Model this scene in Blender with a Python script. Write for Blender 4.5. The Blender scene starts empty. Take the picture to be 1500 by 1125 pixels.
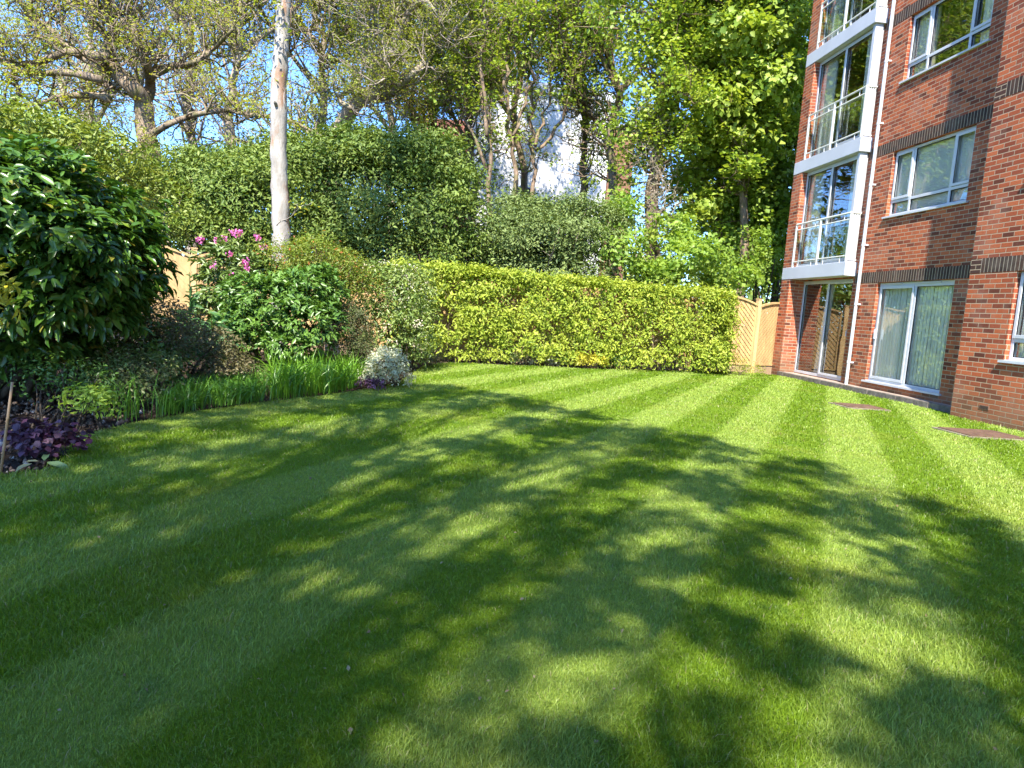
import bpy, math, random
import numpy as np
from mathutils import Matrix, Vector
random.seed(7)
RG = np.random.default_rng(11)
SC = bpy.context.scene
COL = SC.collection

# ------------------------------------------------------------------ camera
FPX, PITCH, ROLL, CAMH = 1037.5, 0.1069, 0.0744, 1.2
cam_d = bpy.data.cameras.new('camera')
cam_d.sensor_width = 36.0
cam_d.lens = FPX / 1500 * 36.0
cam_d.clip_start = 0.05
cam_d.clip_end = 3000
cam = bpy.data.objects.new('camera', cam_d)
COL.objects.link(cam)
SC.camera = cam
_F = np.array([0, math.cos(PITCH), -math.sin(PITCH)])
_R = np.array([1.0, 0, 0])
_U = np.cross(_R, _F)
CX = math.cos(ROLL) * _R + math.sin(ROLL) * _U
CY = -math.sin(ROLL) * _R + math.cos(ROLL) * _U
cam.matrix_world = Matrix(((CX[0], CY[0], -_F[0], 0), (CX[1], CY[1], -_F[1], 0), (CX[2], CY[2], -_F[2], CAMH), (0, 0, 0, 1)))


def at(x, y, dist):
    """world point seen at photo position x, y, dist metres ahead"""
    v = CX * (x - 750) / FPX + CY * (562.5 - y) / FPX + _F
    return np.array([0, 0, CAMH]) + v * (dist / v[1])


def gnd(x, y, z=0.0):
    v = CX * (x - 750) / FPX + CY * (562.5 - y) / FPX + _F
    return np.array([0, 0, CAMH]) + v * ((z - CAMH) / v[2])


# ------------------------------------------------------------------ sun and sky
AF = -0.0919
D = np.array([math.sin(AF), math.cos(AF), 0.0])     # along the brick facade
N = np.array([math.cos(AF), -math.sin(AF), 0.0])    # into the building
SUN = N * 1.2 + D * 4.0 - np.array([0, 0, 4.9])     # direction the light travels
SUN /= np.linalg.norm(SUN)
EL = math.asin(-SUN[2])
sl = bpy.data.lights.new('sun', 'SUN')
sl.energy = 4.0
sl.angle = math.radians(0.55)
sl.color = (1.0, 0.94, 0.84)
so = bpy.data.objects.new('sun', sl)
COL.objects.link(so)
so.rotation_euler = Vector(-SUN).to_track_quat('Z', 'Y').to_euler()
so.location = (0, 0, 30)
wd = bpy.data.worlds.new('World')
SC.world = wd
wd.use_nodes = True
nt = wd.node_tree
nt.nodes.clear()
sky = nt.nodes.new('ShaderNodeTexSky')
sky.sky_type = 'NISHITA'
sky.sun_disc = False
sky.sun_elevation = EL
sky.sun_rotation = math.atan2(-SUN[0], -SUN[1])
sky.air_density = 1.0
sky.dust_density = 0.3
sky.ozone_density = 4.0
bg = nt.nodes.new('ShaderNodeBackground')
bg.inputs[1].default_value = 0.15
wo = nt.nodes.new('ShaderNodeOutputWorld')
tint = nt.nodes.new('ShaderNodeMix')
tint.data_type = 'RGBA'
tint.blend_type = 'MULTIPLY'
tint.inputs[0].default_value = 1.0
tint.inputs[7].default_value = (.52, .71, 1.0, 1)
nt.links.new(sky.outputs[0], tint.inputs[6])
nt.links.new(tint.outputs[2], bg.inputs[0])
nt.links.new(bg.outputs[0], wo.inputs[0])
SC.view_settings.view_transform = 'Standard'
SC.view_settings.look = 'None'
SC.view_settings.exposure = 1.85
SC.view_settings.gamma = 1.0
SC.cycles.max_bounces = 8
SC.cycles.transparent_max_bounces = 16


# ------------------------------------------------------------------ node helpers
class Mat:
    def __init__(s, name):
        s.m = bpy.data.materials.new(name)
        s.m.use_nodes = True
        s.t = s.m.node_tree
        s.t.nodes.clear()
        s.out = s.t.nodes.new('ShaderNodeOutputMaterial')

    def n(s, typ, ins=None, **kw):
        nd = s.t.nodes.new(typ)
        for k, v in kw.items():
            setattr(nd, k, v)
        for k, v in (ins or {}).items():
            s.put(nd.inputs[k], v)
        return nd

    def put(s, sock, v):
        if isinstance(v, bpy.types.NodeSocket):
            s.t.links.new(v, sock)
        else:
            if hasattr(sock.default_value, '__len__') and not hasattr(v, '__len__'):
                v = [v] * len(sock.default_value)
            if hasattr(v, '__len__') and len(v) == 3 and len(sock.default_value) == 4:
                v = (*v, 1)
            sock.default_value = v

    def math(s, op, a, b=0.0, c=0.0):
        nd = s.n('ShaderNodeMath', operation=op)
        s.put(nd.inputs[0], a)
        s.put(nd.inputs[1], b)
        s.put(nd.inputs[2], c)
        return nd.outputs[0]

    def mix(s, f, a, b, mode='MIX'):
        nd = s.n('ShaderNodeMix', data_type='RGBA', blend_type=mode)
        s.put(nd.inputs[0], f)
        s.put(nd.inputs[6], a)
        s.put(nd.inputs[7], b)
        return nd.outputs[2]

    def noise(s, scale, detail=3, vec=None, rough=.55):
        nd = s.n('ShaderNodeTexNoise', {'Scale': scale, 'Detail': detail, 'Roughness': rough})
        if vec is not None:
            s.put(nd.inputs['Vector'], vec)
        return nd.outputs[0]

    def ramp(s, f, stops):
        nd = s.n('ShaderNodeValToRGB')
        s.put(nd.inputs[0], f)
        e = nd.color_ramp.elements
        while len(e) < len(stops):
            e.new(0.5)
        for i, (p, c) in enumerate(stops):
            e[i].position = p
            e[i].color = (*c, 1) if len(c) == 3 else c
        return nd.outputs[0]

    def rng(s, f, a, b, c, d):
        nd = s.n('ShaderNodeMapRange')
        for i, v in enumerate((f, a, b, c, d)):
            s.put(nd.inputs[i], v)
        return nd.outputs[0]

    def pos(s, kind='obj'):
        if kind == 'obj':
            return s.n('ShaderNodeTexCoord').outputs['Object']
        return s.n('ShaderNodeNewGeometry').outputs['Position']

    def bump(s, h, strength=.3, dist=.01):
        return s.n('ShaderNodeBump', {'Height': h, 'Strength': strength, 'Distance': dist}).outputs[0]

    def bsdf(s, col, rough=.6, spec=.3, normal=None, metal=0):
        nd = s.n('ShaderNodeBsdfPrincipled', {'Base Color': col, 'Roughness': rough, 'Specular IOR Level': spec, 'Metallic': metal})
        if normal is not None:
            s.put(nd.inputs['Normal'], normal)
        return nd.outputs[0]

    def end(s, sh):
        s.t.links.new(sh, s.out.inputs[0])
        return s.m


def leaf_mat(name, c1, c2, c3=None, trans=.3, rough=.45, spec=.35, old=None):
    """c1..c2 over single leaves, c3 tints whole clumps"""
    m = Mat(name)
    a = m.n('ShaderNodeAttribute', attribute_name='rnd').outputs['Fac']
    b = m.n('ShaderNodeAttribute', attribute_name='clp').outputs['Fac']
    col = m.mix(a, c1, c2)
    if c3 is not None:
        col = m.mix(m.math('MULTIPLY', b, .75), col, c3)
    if old is not None:
        col = m.mix(m.rng(a, .93, .95, 0, .9), col, old)
    p = m.bsdf(col, rough, spec)
    t = m.n('ShaderNodeBsdfTranslucent', {'Color': m.mix(1.0, col, (1.25, 1.2, .5), 'MULTIPLY')}).outputs[0]
    mx = m.n('ShaderNodeMixShader', {0: trans, 1: p, 2: t})
    return m.end(mx.outputs[0])


def simple_mat(name, col, rough=.6, spec=.3, var=.12, scale=6, bump=.1, metal=0, stretch=None):
    m = Mat(name)
    v = m.pos()
    if stretch:
        mp = m.n('ShaderNodeMapping', {'Vector': v, 'Scale': stretch})
        v = mp.outputs[0]
    f = m.noise(scale, 5, v)
    dark = tuple(c * (1 - var * 2) for c in col)
    lite = tuple(min(1, c * (1 + var)) for c in col)
    c = m.mix(m.rng(f, .3, .7, 0, 1), dark, lite)
    return m.end(m.bsdf(c, rough, spec, m.bump(m.noise(scale * 6, 4, v), bump, .01), metal))


def bark_mat(name, c1, c2, c3=None, scale=5, green=None, patch=None):
    m = Mat(name)
    v = m.pos()
    vs = m.n('ShaderNodeMapping', {'Vector': v, 'Scale': (1, 1, .22)}).outputs[0]
    f = m.noise(scale * 3, 6, vs, .7)
    col = m.mix(m.rng(f, .35, .65, 0, 1), c1, c2)
    if c3:
        col = m.mix(m.rng(m.noise(scale * .6, 4, v), .5, .62, 0, .8), col, c3)
    if green:
        col = m.mix(m.rng(m.noise(scale * .4, 4, v), .5, .65, 0, .7), col, green)
    return m.end(m.bsdf(col, .9, .1, m.bump(f, .8, .03)))


# ------------------------------------------------------------------ mesh helpers
LOCAL = set()      # things whose parts are built in the thing's own axes


def link(o, parent=None, label=None, cat=None, group=None, kind=None):
    COL.objects.link(o)
    if parent is not None:
        o.parent = parent
        o.matrix_parent_inverse = Matrix.Translation(-parent.location) if parent.name not in LOCAL else Matrix()
    for k, v in (('label', label), ('category', cat), ('group', group), ('kind', kind)):
        if v:
            o[k] = v
    return o


def np_mesh(name, V, F, mat, attrs=None, smooth=False):
    """V (n,3); F list of int arrays (m,k) for k-gons"""
    me = bpy.data.meshes.new(name)
    V = np.ascontiguousarray(V, np.float32)
    F = [np.asarray(f, np.int32) for f in F if len(f)]
    me.vertices.add(len(V))
    me.vertices.foreach_set('co', V.ravel())
    nl = sum(f.size for f in F)
    npoly = sum(len(f) for f in F)
    me.loops.add(nl)
    me.polygons.add(npoly)
    me.loops.foreach_set('vertex_index', np.concatenate([f.ravel() for f in F]))
    tot = np.concatenate([np.full(len(f), f.shape[1], np.int32) for f in F])
    st = np.zeros(npoly, np.int32)
    st[1:] = np.cumsum(tot)[:-1]
    me.polygons.foreach_set('loop_start', st)
    me.polygons.foreach_set('loop_total', tot)
    if smooth:
        me.polygons.foreach_set('use_smooth', np.ones(npoly, bool))
    for k, a in (attrs or {}).items():
        at_ = me.attributes.new(k, 'FLOAT', 'POINT')
        at_.data.foreach_set('value', np.ascontiguousarray(a, np.float32))
    me.update(calc_edges=True)
    me.materials.append(mat)
    return me


class MB:
    """collects boxes, tubes and polygons for one mesh"""
    def __init__(s):
        s.V, s.F = [], []
        s.k = 0

    def add(s, vs, fs):
        for f in fs:
            s.F.append([i + s.k for i in f])
        s.V += [tuple(map(float, v)) for v in vs]
        s.k += len(vs)

    def box(s, x0, x1, y0, y1, z0, z1):
        v = [(x0, y0, z0), (x1, y0, z0), (x1, y1, z0), (x0, y1, z0), (x0, y0, z1), (x1, y0, z1), (x1, y1, z1), (x0, y1, z1)]
        s.add(v, [(0, 3, 2, 1), (4, 5, 6, 7), (0, 1, 5, 4), (1, 2, 6, 5), (2, 3, 7, 6), (3, 0, 4, 7)])

    def bar(s, p, q, w, t, up=(0, 0, 1)):
        p, q = np.array(p, float), np.array(q, float)
        a = q - p
        a /= np.linalg.norm(a)
        b = np.cross(a, np.array(up, float))
        b /= np.linalg.norm(b)
        c = np.cross(b, a)
        v = [p + sx * b * w / 2 + sy * c * t / 2 for sx, sy in ((-1, -1), (1, -1), (1, 1), (-1, 1))]
        v += [x + (q - p) for x in v]
        s.add(v, [(0, 1, 2, 3), (7, 6, 5, 4), (0, 4, 5, 1), (1, 5, 6, 2), (2, 6, 7, 3), (3, 7, 4, 0)])

    def tube(s, pts, rad, n=6):
        pts = [np.array(p, float) for p in pts]
        if not hasattr(rad, '__len__'):
            rad = [rad] * len(pts)
        ref = np.array([.31, .17, .93])
        vs = []
        for i, p in enumerate(pts):
            a = pts[min(i + 1, len(pts) - 1)] - pts[max(i - 1, 0)]
            a /= (np.linalg.norm(a) + 1e-9)
            b = np.cross(a, ref)
            nb = np.linalg.norm(b)
            if nb < .1:
                b = np.cross(a, np.array([1., 0, 0]))
                nb = np.linalg.norm(b)
            b /= nb
            c = np.cross(a, b)
            for j in range(n):
                t = 2 * math.pi * j / n
                vs.append(p + rad[i] * (math.cos(t) * b + math.sin(t) * c))
        fs = []
        for i in range(len(pts) - 1):
            for j in range(n):
                k = (j + 1) % n
                fs.append((i * n + j, i * n + k, (i + 1) * n + k, (i + 1) * n + j))
        fs.append(tuple(range(n - 1, -1, -1)))
        fs.append(tuple((len(pts) - 1) * n + j for j in range(n)))
        s.add(vs, fs)

    def obj(s, name, mat, parent=None, smooth=False, bevel=0, **kw):
        me = bpy.data.meshes.new(name)
        me.from_pydata(s.V, [], s.F)
        me.materials.append(mat)
        if smooth:
            me.polygons.foreach_set('use_smooth', np.ones(len(me.polygons), bool))
        me.update()
        o = bpy.data.objects.new(name, me)
        link(o, parent, **kw)
        if bevel:
            b = o.modifiers.new('bevel', 'BEVEL')
            b.width = bevel
            b.segments = 2
            b.limit_method = 'ANGLE'
        return o


def empty(name, loc, label, cat, group=None):
    o = bpy.data.objects.new(name, None)
    o.location = loc
    o.empty_display_size = .2
    link(o, None, label, cat, group)
    return o


def unit(a):
    return a / (np.linalg.norm(a, axis=-1, keepdims=True) + 1e-9)


def leaf_mesh(name, P, size, mat, nrm=None, wr=.5, clp=None, fold=.12, axis=None, six=False, spread=1.0, rg=RG):
    """one mesh of folded leaves with bases at P; nrm = preferred normal; axis = preferred direction"""
    n = len(P)
    r = unit(rg.normal(size=(n, 3)))
    nn = r if nrm is None else unit(nrm + r * .75 * spread)
    ax = rg.normal(size=(n, 3))
    if axis is not None:
        ax = axis * 1.3 + unit(ax) * .8
    ax = unit(ax - nn * (ax * nn).sum(1, keepdims=True))
    b = np.cross(nn, ax)
    L = (size * rg.uniform(.5, 1.35, n))[:, None]
    W = L * wr * rg.uniform(.85, 1.15, (n, 1))
    rnd = rg.random(n)
    if clp is None:
        clp = rg.random(n)
    if six:
        pts = [P, P + ax * L * .3 + b * W * .46 + nn * L * fold, P + ax * L * .68 + b * W * .38 + nn * L * fold * .7, P + ax * L - nn * L * .14,
               P + ax * L * .68 - b * W * .38 + nn * L * fold * .7, P + ax * L * .3 - b * W * .46 + nn * L * fold, P + ax * L * .5]
        k = 7
        tri = [(0, 1, 6), (1, 2, 6), (2, 3, 6), (3, 4, 6), (4, 5, 6), (5, 0, 6)]
    else:
        pts = [P, P + ax * L * .45 + b * W * .5 + nn * L * fold, P + ax * L - nn * L * .08, P + ax * L * .45 - b * W * .5 + nn * L * fold]
        k = 4
        tri = [(0, 1, 2), (0, 2, 3)]
    V = np.stack(pts, 1).reshape(-1, 3)
    base = (np.arange(n) * k)[:, None]
    F = np.concatenate([base + np.array(t)[None] for t in tri])
    me = np_mesh(name, V, [F], mat, {'rnd': np.repeat(rnd, k), 'clp': np.repeat(clp, k)})
    return me


def sines(dirs, seed, f=2.3):
    rg = np.random.default_rng(seed)
    s = np.zeros(len(dirs))
    for i in range(6):
        w = rg.normal(size=3) * f * (1 + i * .45)
        s += np.sin(dirs @ w + rg.uniform(0, 6.28)) / (1 + i * .35)
    return s / 2.6


def blob_clumps(blobs, ncl, seed, lump=.2, inner=.55, lo=-1.0, zmin=.05, hollow=9.0):
    """clump centres spread through ellipsoids: mostly near their skins. returns centres, outward normals"""
    rg = np.random.default_rng(seed)
    area = np.array([(b[3] * b[4] + b[4] * b[5] + b[3] * b[5]) for b in blobs])
    idx = rg.choice(len(blobs), ncl, p=area / area.sum())
    B = np.array(blobs)[idx]
    d = unit(rg.normal(size=(ncl, 3)))
    d[:, 2] = np.where(d[:, 2] < lo, -d[:, 2], d[:, 2])
    rad = inner + (1 - inner) * rg.random(ncl) ** .45
    rad = rad * (1 + lump * sines(d + B[:, :3] * .37, seed + 1))
    C = B[:, :3] + d * B[:, 3:6] * rad[:, None]
    nn = unit(d / B[:, 3:6])
    k = (C[:, 2] > zmin) & ((sines(C, seed + 3, 1.5) < hollow) | (rg.random(ncl) < .12))
    return C[k], nn[k]


def clump_leaves(C, nn, per, rad, seed, flat=.6):
    rg = np.random.default_rng(seed)
    n = len(C)
    k = rg.poisson(per, n)
    i = np.repeat(np.arange(n), k)
    off = rg.normal(size=(len(i), 3)) * rad * rg.uniform(.6, 1.3, (n, 1))[i]
    off[:, 2] *= flat
    P = C[i] + off
    P[:, 2] = np.maximum(P[:, 2], .02)
    return P, nn[i], rg.random(n)[i]


# ------------------------------------------------------------------ branches
class Wood:
    def __init__(s, seed):
        s.mb = MB()
        s.tips = []      # (position, direction)
        s.rg = random.Random(seed)

    def curve(s, pts, k=4):
        """Catmull-Rom through pts"""
        P = [np.array(p, float) for p in pts]
        P = [2 * P[0] - P[1]] + P + [2 * P[-1] - P[-2]]
        out = []
        for i in range(1, len(P) - 2):
            for j in range(k):
                t = j / k
                out.append(.5 * ((2 * P[i]) + (-P[i - 1] + P[i + 1]) * t + (2 * P[i - 1] - 5 * P[i] + 4 * P[i + 1] - P[i + 2]) * t * t + (-P[i - 1] + 3 * P[i] - 3 * P[i + 1] + P[i + 2]) * t ** 3))
        out.append(P[-2])
        return out

    def limb(s, pts, r0, r1, kids=0, klen=2.0, sides=8, up=.2, levels=2, start=.2, wob=0.0, knob=.07, steps=4):
        c = s.curve(pts, steps)
        if wob:
            c = [p + np.array([s.rg.gauss(0, wob) for _ in range(3)]) if 0 < i < len(c) - 1 else p for i, p in enumerate(c)]
        n = len(c)
        rad = [(r0 + (r1 - r0) * (i / (n - 1)) ** .8) * (1 + s.rg.uniform(-knob, knob)) for i in range(n)]
        s.mb.tube(c, rad, sides)
        for _ in range(kids):
            t = start + (1 - start) * s.rg.random()
            i = min(int(t * (n - 1)), n - 2)
            a = c[i + 1] - c[i]
            a /= np.linalg.norm(a) + 1e-9
            d = np.array([s.rg.gauss(0, 1) for _ in range(3)])
            d -= a * (d @ a) * .8
            d = d / np.linalg.norm(d) * .9 + a * .45 + np.array([0, 0, up])
            s.grow(c[i], d, klen * s.rg.uniform(.5, 1.2), min(rad[i] * .6, .018 + klen * .014), levels, up)
        if kids:
            s.tips.append((c[-1], c[-1] - c[-2]))
        return c

    def grow(s, p, d, length, r, level, up=.15, crook=.38):
        d = d / (np.linalg.norm(d) + 1e-9)
        k = 5 if level > 0 else 3
        pts = [p]
        for i in range(k):
            d = d + np.array([s.rg.gauss(0, crook), s.rg.gauss(0, crook), s.rg.gauss(0, crook) + up * .5])
            d /= np.linalg.norm(d)
            pts.append(pts[-1] + d * length / k)
        s.mb.tube(pts, [max(.003, r * (1 - .75 * i / k)) for i in range(k + 1)], 5 if r > .03 else 3)
        if level <= 0:
            s.tips.append((pts[-1], d))
            s.tips.append((pts[-2], d))
            return
        for _ in range(s.rg.randint(3, 5)):
            i = s.rg.randint(1, k)
            dd = np.array([s.rg.gauss(0, 1) for _ in range(3)])
            dd = dd / np.linalg.norm(dd) * .8 + d * .7 + np.array([0, 0, up])
            s.grow(pts[i], dd, length * s.rg.uniform(.4, .7), r * .5, level - 1, up, crook)


def make_tree(name, loc, label, cat, wood, bark, leafm, per, rad, size, seed, wr=.55, group=None, extra=None, keep=1.0, leafname='crown', six=False, droop=0.0):
    """thing > trunk, crown"""
    root = empty(name, tuple(loc), label, cat, group)
    wood.mb.obj('trunk', bark, root, smooth=True)
    C = np.array([t[0] for t in wood.tips]) if wood.tips else np.zeros((0, 3))
    rg = np.random.default_rng(seed)
    if keep < 1:
        C = C[rg.random(len(C)) < keep]
    nn = np.tile(np.array([[0, 0, 1.]]), (len(C), 1))
    if extra is not None:
        C = np.concatenate([C, extra[0]])
        nn = np.concatenate([nn, unit(extra[1] + np.array([0, 0, .8]))])
    if len(C):
        P, nr, cl = clump_leaves(C, nn, per, rad, seed)
        me = leaf_mesh(leafname, P, size, leafm, nr, wr, cl, rg=rg, six=six)
        o = bpy.data.objects.new(leafname, me)
        link(o, root)
    return root


# ================================================================== THE SETTING
# ---- ground: soil in the beds, rough ground beyond
def soil_mat():
    m = Mat('soil')
    v = m.pos('geo')
    f = m.noise(3, 8, v, .7)
    g = m.noise(38, 4, v, .7)
    col = m.mix(m.rng(f, .35, .65, 0, 1), (.028, .019, .013), (.075, .052, .036))
    col = m.mix(m.rng(g, .62, .7, 0, .7), col, (.16, .12, .085))
    return m.end(m.bsdf(col, .95, .1, m.bump(m.noise(26, 8, v, .75), 1.0, .06)))


M_SOIL = soil_mat()
xs = np.concatenate([np.linspace(-400, -16, 14), np.arange(-15, 15, .5), np.linspace(16, 400, 14)])
ys = np.concatenate([np.linspace(-120, -13, 8), np.arange(-12, 26, .5), np.linspace(27, 900, 16)])
X, Y = np.meshgrid(xs, ys)
Z = np.full_like(X, -.035) + .012 * np.sin(X * 3.1) * np.sin(Y * 2.3)
k = len(xs)
ii = (np.arange(len(ys) - 1)[:, None] * k + np.arange(k - 1)[None]).ravel()
me = np_mesh('ground', np.stack([X.ravel(), Y.ravel(), Z.ravel()], 1), [np.stack([ii, ii + 1, ii + k + 1, ii + k], 1)], M_SOIL)
link(bpy.data.objects.new('ground', me), kind='structure')

# ---- lawn outline (world metres)
EDGE = [(-9, -7), (-9, 1.5), (-5.6, 2.6), (-3.6, 3.55), (-2.95, 3.95), (-2.76, 4.25), (-2.84, 4.6), (-3.03, 4.92), (-3.15, 5.32), (-3.1, 5.82), (-2.91, 6.67), (-2.54, 7.51),
        (-2.06, 8.53), (-1.74, 9.34), (-1.55, 10.4), (-1.56, 11.6), (-1.6, 12.9), (-1.45, 13.7), (-1.2, 14.1), (-.72, 14.38), (.11, 14.66), (1.14, 15.05),
        (2.21, 15.5), (3.58, 16.3), (4.6, 17.0), (5.5, 17.75), (6.3, 18.0), (6.75, 17.95)]
EDGE += [tuple((D * u + N * n_)[:2]) for u, n_ in ((17.4, 8.33), (14, 8.33), (10.7, 8.33), (10.7, 8.075), (5, 8.075), (-2, 8.075), (-7, 8.075))]
edge = []
r_ = random.Random(3)
for i in range(len(EDGE)):
    a, b = np.array(EDGE[i]), np.array(EDGE[(i + 1) % len(EDGE)])
    m_ = max(1, int(np.linalg.norm(b - a) / .07)) if 2 <= i <= 27 else 1
    for j in range(m_):
        p = a + (b - a) * j / m_
        if 2 <= i <= 26:
            p = p + np.array([r_.gauss(0, .01), r_.gauss(0, .01)])
        edge.append(p)
edge = np.array(edge)


def inside(P, poly):
    x, y = P[:, 0], P[:, 1]
    c = np.zeros(len(P), bool)
    n = len(poly)
    for i in range(n):
        x0, y0 = poly[i]
        x1, y1 = poly[(i + 1) % n]
        if y0 == y1:
            continue
        t = ((y0 > y) != (y1 > y)) & (x < (x1 - x0) * (y - y0) / (y1 - y0) + x0)
        c ^= t
    return c


ANG = math.radians(23.6)
SE = (math.cos(ANG), -math.sin(ANG))      # across the mowing stripes
SD = (math.sin(ANG), math.cos(ANG))
BD = [-6.5, -5.9, -5.37, -4.8, -4.27, -3.72, -3.2, -2.62, -2.08, -1.53, -.985, -.44, .104, .55, 1.1, 1.63, 2.2, 2.72, 3.28, 3.8, 4.4, 4.95, 5.5, 6.1, 6.6, 7.2]


def grass_mat(name, blade):
    m = Mat(name)
    v = m.pos('geo')
    xyz = m.n('ShaderNodeSeparateXYZ', {0: v})
    q = m.math('ADD', m.math('MULTIPLY', xyz.outputs[0], SE[0]), m.math('MULTIPLY', xyz.outputs[1], SE[1]))
    q = m.math('ADD', q, m.math('MULTIPLY', m.math('SUBTRACT', m.noise(1.1, 2, v), .5), .12))
    q = m.math('ADD', q, m.math('MULTIPLY', m.math('SUBTRACT', m.noise(14, 2, v), .5), .15))
    # light stripes: square wave of the mower's passes, .545 m each
    ph = m.math('FRACT', m.math('MULTIPLY', m.math('SUBTRACT', q, .104), 1 / 1.09))
    tri = m.math('ABSOLUTE', m.math('SUBTRACT', ph, .25))
    tri = m.math('MINIMUM', tri, m.math('SUBTRACT', 1.0, tri))
    light = m.rng(tri, .20, .30, 1, 0)
    dk = m.mix(m.noise(2.2, 3, v), (.155, .258, .012), (.190, .292, .019))
    lt = m.mix(m.noise(2.6, 3, v), (.250, .352, .048), (.290, .382, .066))
    col = m.mix(light, dk, lt)  # sheen of the leaning blades put into the stripe colours
    # worn, mossy and fresh patches
    col = m.mix(m.rng(m.noise(.9, 5, v, .6), .52, .72, 0, .5), col, (.30, .32, .05))
    col = m.mix(m.rng(m.noise(4.3, 5, v, .65), .56, .72, 0, .5), col, (.10, .20, .04))
    if blade:
        a = m.n('ShaderNodeAttribute', attribute_name='rnd').outputs['Fac']
        col = m.mix(m.rng(a, 0, 1, 0, .75), m.mix(1.0, col, (.6, .66, .6), 'MULTIPLY'), m.mix(1.0, col, (1.5, 1.4, 1.4), 'MULTIPLY'))
        col = m.mix(m.rng(a, .955, .965, 0, .85), col, (.34, .29, .15))
        p = m.bsdf(col, .45, .35)
        t = m.n('ShaderNodeBsdfTranslucent', {'Color': m.mix(1.0, col, (1.2, 1.25, .4), 'MULTIPLY')}).outputs[0]
        return m.end(m.n('ShaderNodeMixShader', {0: .35, 1: p, 2: t}).outputs[0])
    g = m.noise(75, 3, v, .8)
    g2 = m.noise(22, 4, v, .8)
    col = m.mix(m.rng(g, .3, .7, .0, .55), col, m.mix(1.0, col, (.42, .5, .4), 'MULTIPLY'))
    col = m.mix(m.rng(g2, .55, .75, 0, .5), col, m.mix(1.0, col, (1.5, 1.35, 1.3), 'MULTIPLY'))
    return m.end(m.bsdf(col, .8, .12, m.bump(g, .9, .03)))


M_LAWN = grass_mat('lawn', False)
M_BLADE = grass_mat('grass_blades', True)
import bmesh
bm = bmesh.new()
top = [bm.verts.new((x, y, 0)) for x, y in edge]
bot = [bm.verts.new((x, y, -.07)) for x, y in edge]
for i in range(len(top)):
    j = (i + 1) % len(top)
    bm.faces.new((top[i], bot[i], bot[j], top[j]))
f = bm.faces.new(top)
bmesh.ops.triangulate(bm, faces=[f])
bmesh.ops.recalc_face_normals(bm, faces=bm.faces)
me = bpy.data.meshes.new('lawn')
bm.to_mesh(me)
bm.free()
me.materials.append(M_LAWN)
link(bpy.data.objects.new('lawn', me), kind='structure')


def grass_blades():
    rg = np.random.default_rng(5)
    n = NBLADES
    r = np.exp(rg.uniform(math.log(.9), math.log(20), n))
    th = rg.uniform(-.78, .74, n)
    P = np.stack([r * np.sin(th), r * np.cos(th)], 1)
    # clip to the lawn, away from the drain covers
    k = inside(P, edge)
    P, r = P[k], r[k]
    # a fringe along the bed edge
    e = edge[(np.abs(edge[:, 0]) < 8) & (edge[:, 1] > 2)]
    fr = e[rg.integers(0, len(e), n // 30)] + rg.normal(size=(n // 30, 2)) * .035
    k = (fr[:, 0] < 6.4)
    fr = fr[k]
    P = np.concatenate([P, fr])
    r = np.concatenate([r, np.hypot(fr[:, 0], fr[:, 1])])
    n = len(P)
    q = P @ np.array(SE)
    ph = ((q - .104) / 1.09) % 1.0
    light = ph < .5
    sg = np.where(light, 1.0, -1.0)
    h = rg.gamma(6, .0155 / 6, n) * (1 + .25 * np.sin(P[:, 0] * 2.1 + np.sin(P[:, 1] * 1.7) * 2)) * np.clip(r / 9, 1, 1.35)
    lean = np.stack([SD[0] * sg * .16 + rg.normal(size=n) * .6, SD[1] * sg * .16 + rg.normal(size=n) * .6], 1) * h[:, None]
    w = .00085 * np.clip(r / 2.2, 1, 9) * rg.uniform(.7, 1.5, n)
    a = rg.uniform(0, 6.28, n)
    bx_ = np.stack([np.cos(a), np.sin(a)], 1) * w[:, None]
    z0 = np.full(n, -.004)
    base1 = np.column_stack([P - bx_, z0])
    base2 = np.column_stack([P + bx_, z0])
    m1 = np.column_stack([P - bx_ * .8 + lean * .35, h * .6])
    m2 = np.column_stack([P + bx_ * .8 + lean * .35, h * .6])
    tip = np.column_stack([P + lean, h * .92])
    V = np.stack([base1, base2, m1, m2, tip], 1).reshape(-1, 3)
    b = (np.arange(n) * 5)[:, None]
    F = [b + np.array([[0, 1, 3, 2]]), b + np.array([[2, 3, 4]])]
    me = np_mesh('grass', V, F, M_BLADE, {'rnd': np.repeat(rg.random(n), 5)})
    link(bpy.data.objects.new('grass', me), label='short green mown grass with light and dark stripes', cat='grass', kind='stuff')


NBLADES = 1250000
grass_blades()


rg = np.random.default_rng(90)
nL = 260
rL = np.exp(rg.uniform(math.log(1.3), math.log(15), nL))
tL = rg.uniform(-.75, .72, nL)
PL_ = np.stack([rL * np.sin(tL), rL * np.cos(tL)], 1)
PL_ = PL_[inside(PL_, edge)]
PL_ = np.column_stack([PL_, .012 + .006 * rg.random(len(PL_))])
M_LIT = leaf_mat('fallen_bits', (.16, .11, .06), (.30, .23, .12), (.28, .24, .12), .1, .7, .1)
link(bpy.data.objects.new('fallen_leaf_bits', leaf_mesh('fallen_leaf_bits', PL_, .020, M_LIT, np.tile([[0, 0, 1.]], (len(PL_), 1)), .6, rg=rg)),
     label='scattered tiny dry leaf bits lying on the mown grass', cat='leaf litter', kind='stuff')


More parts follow.
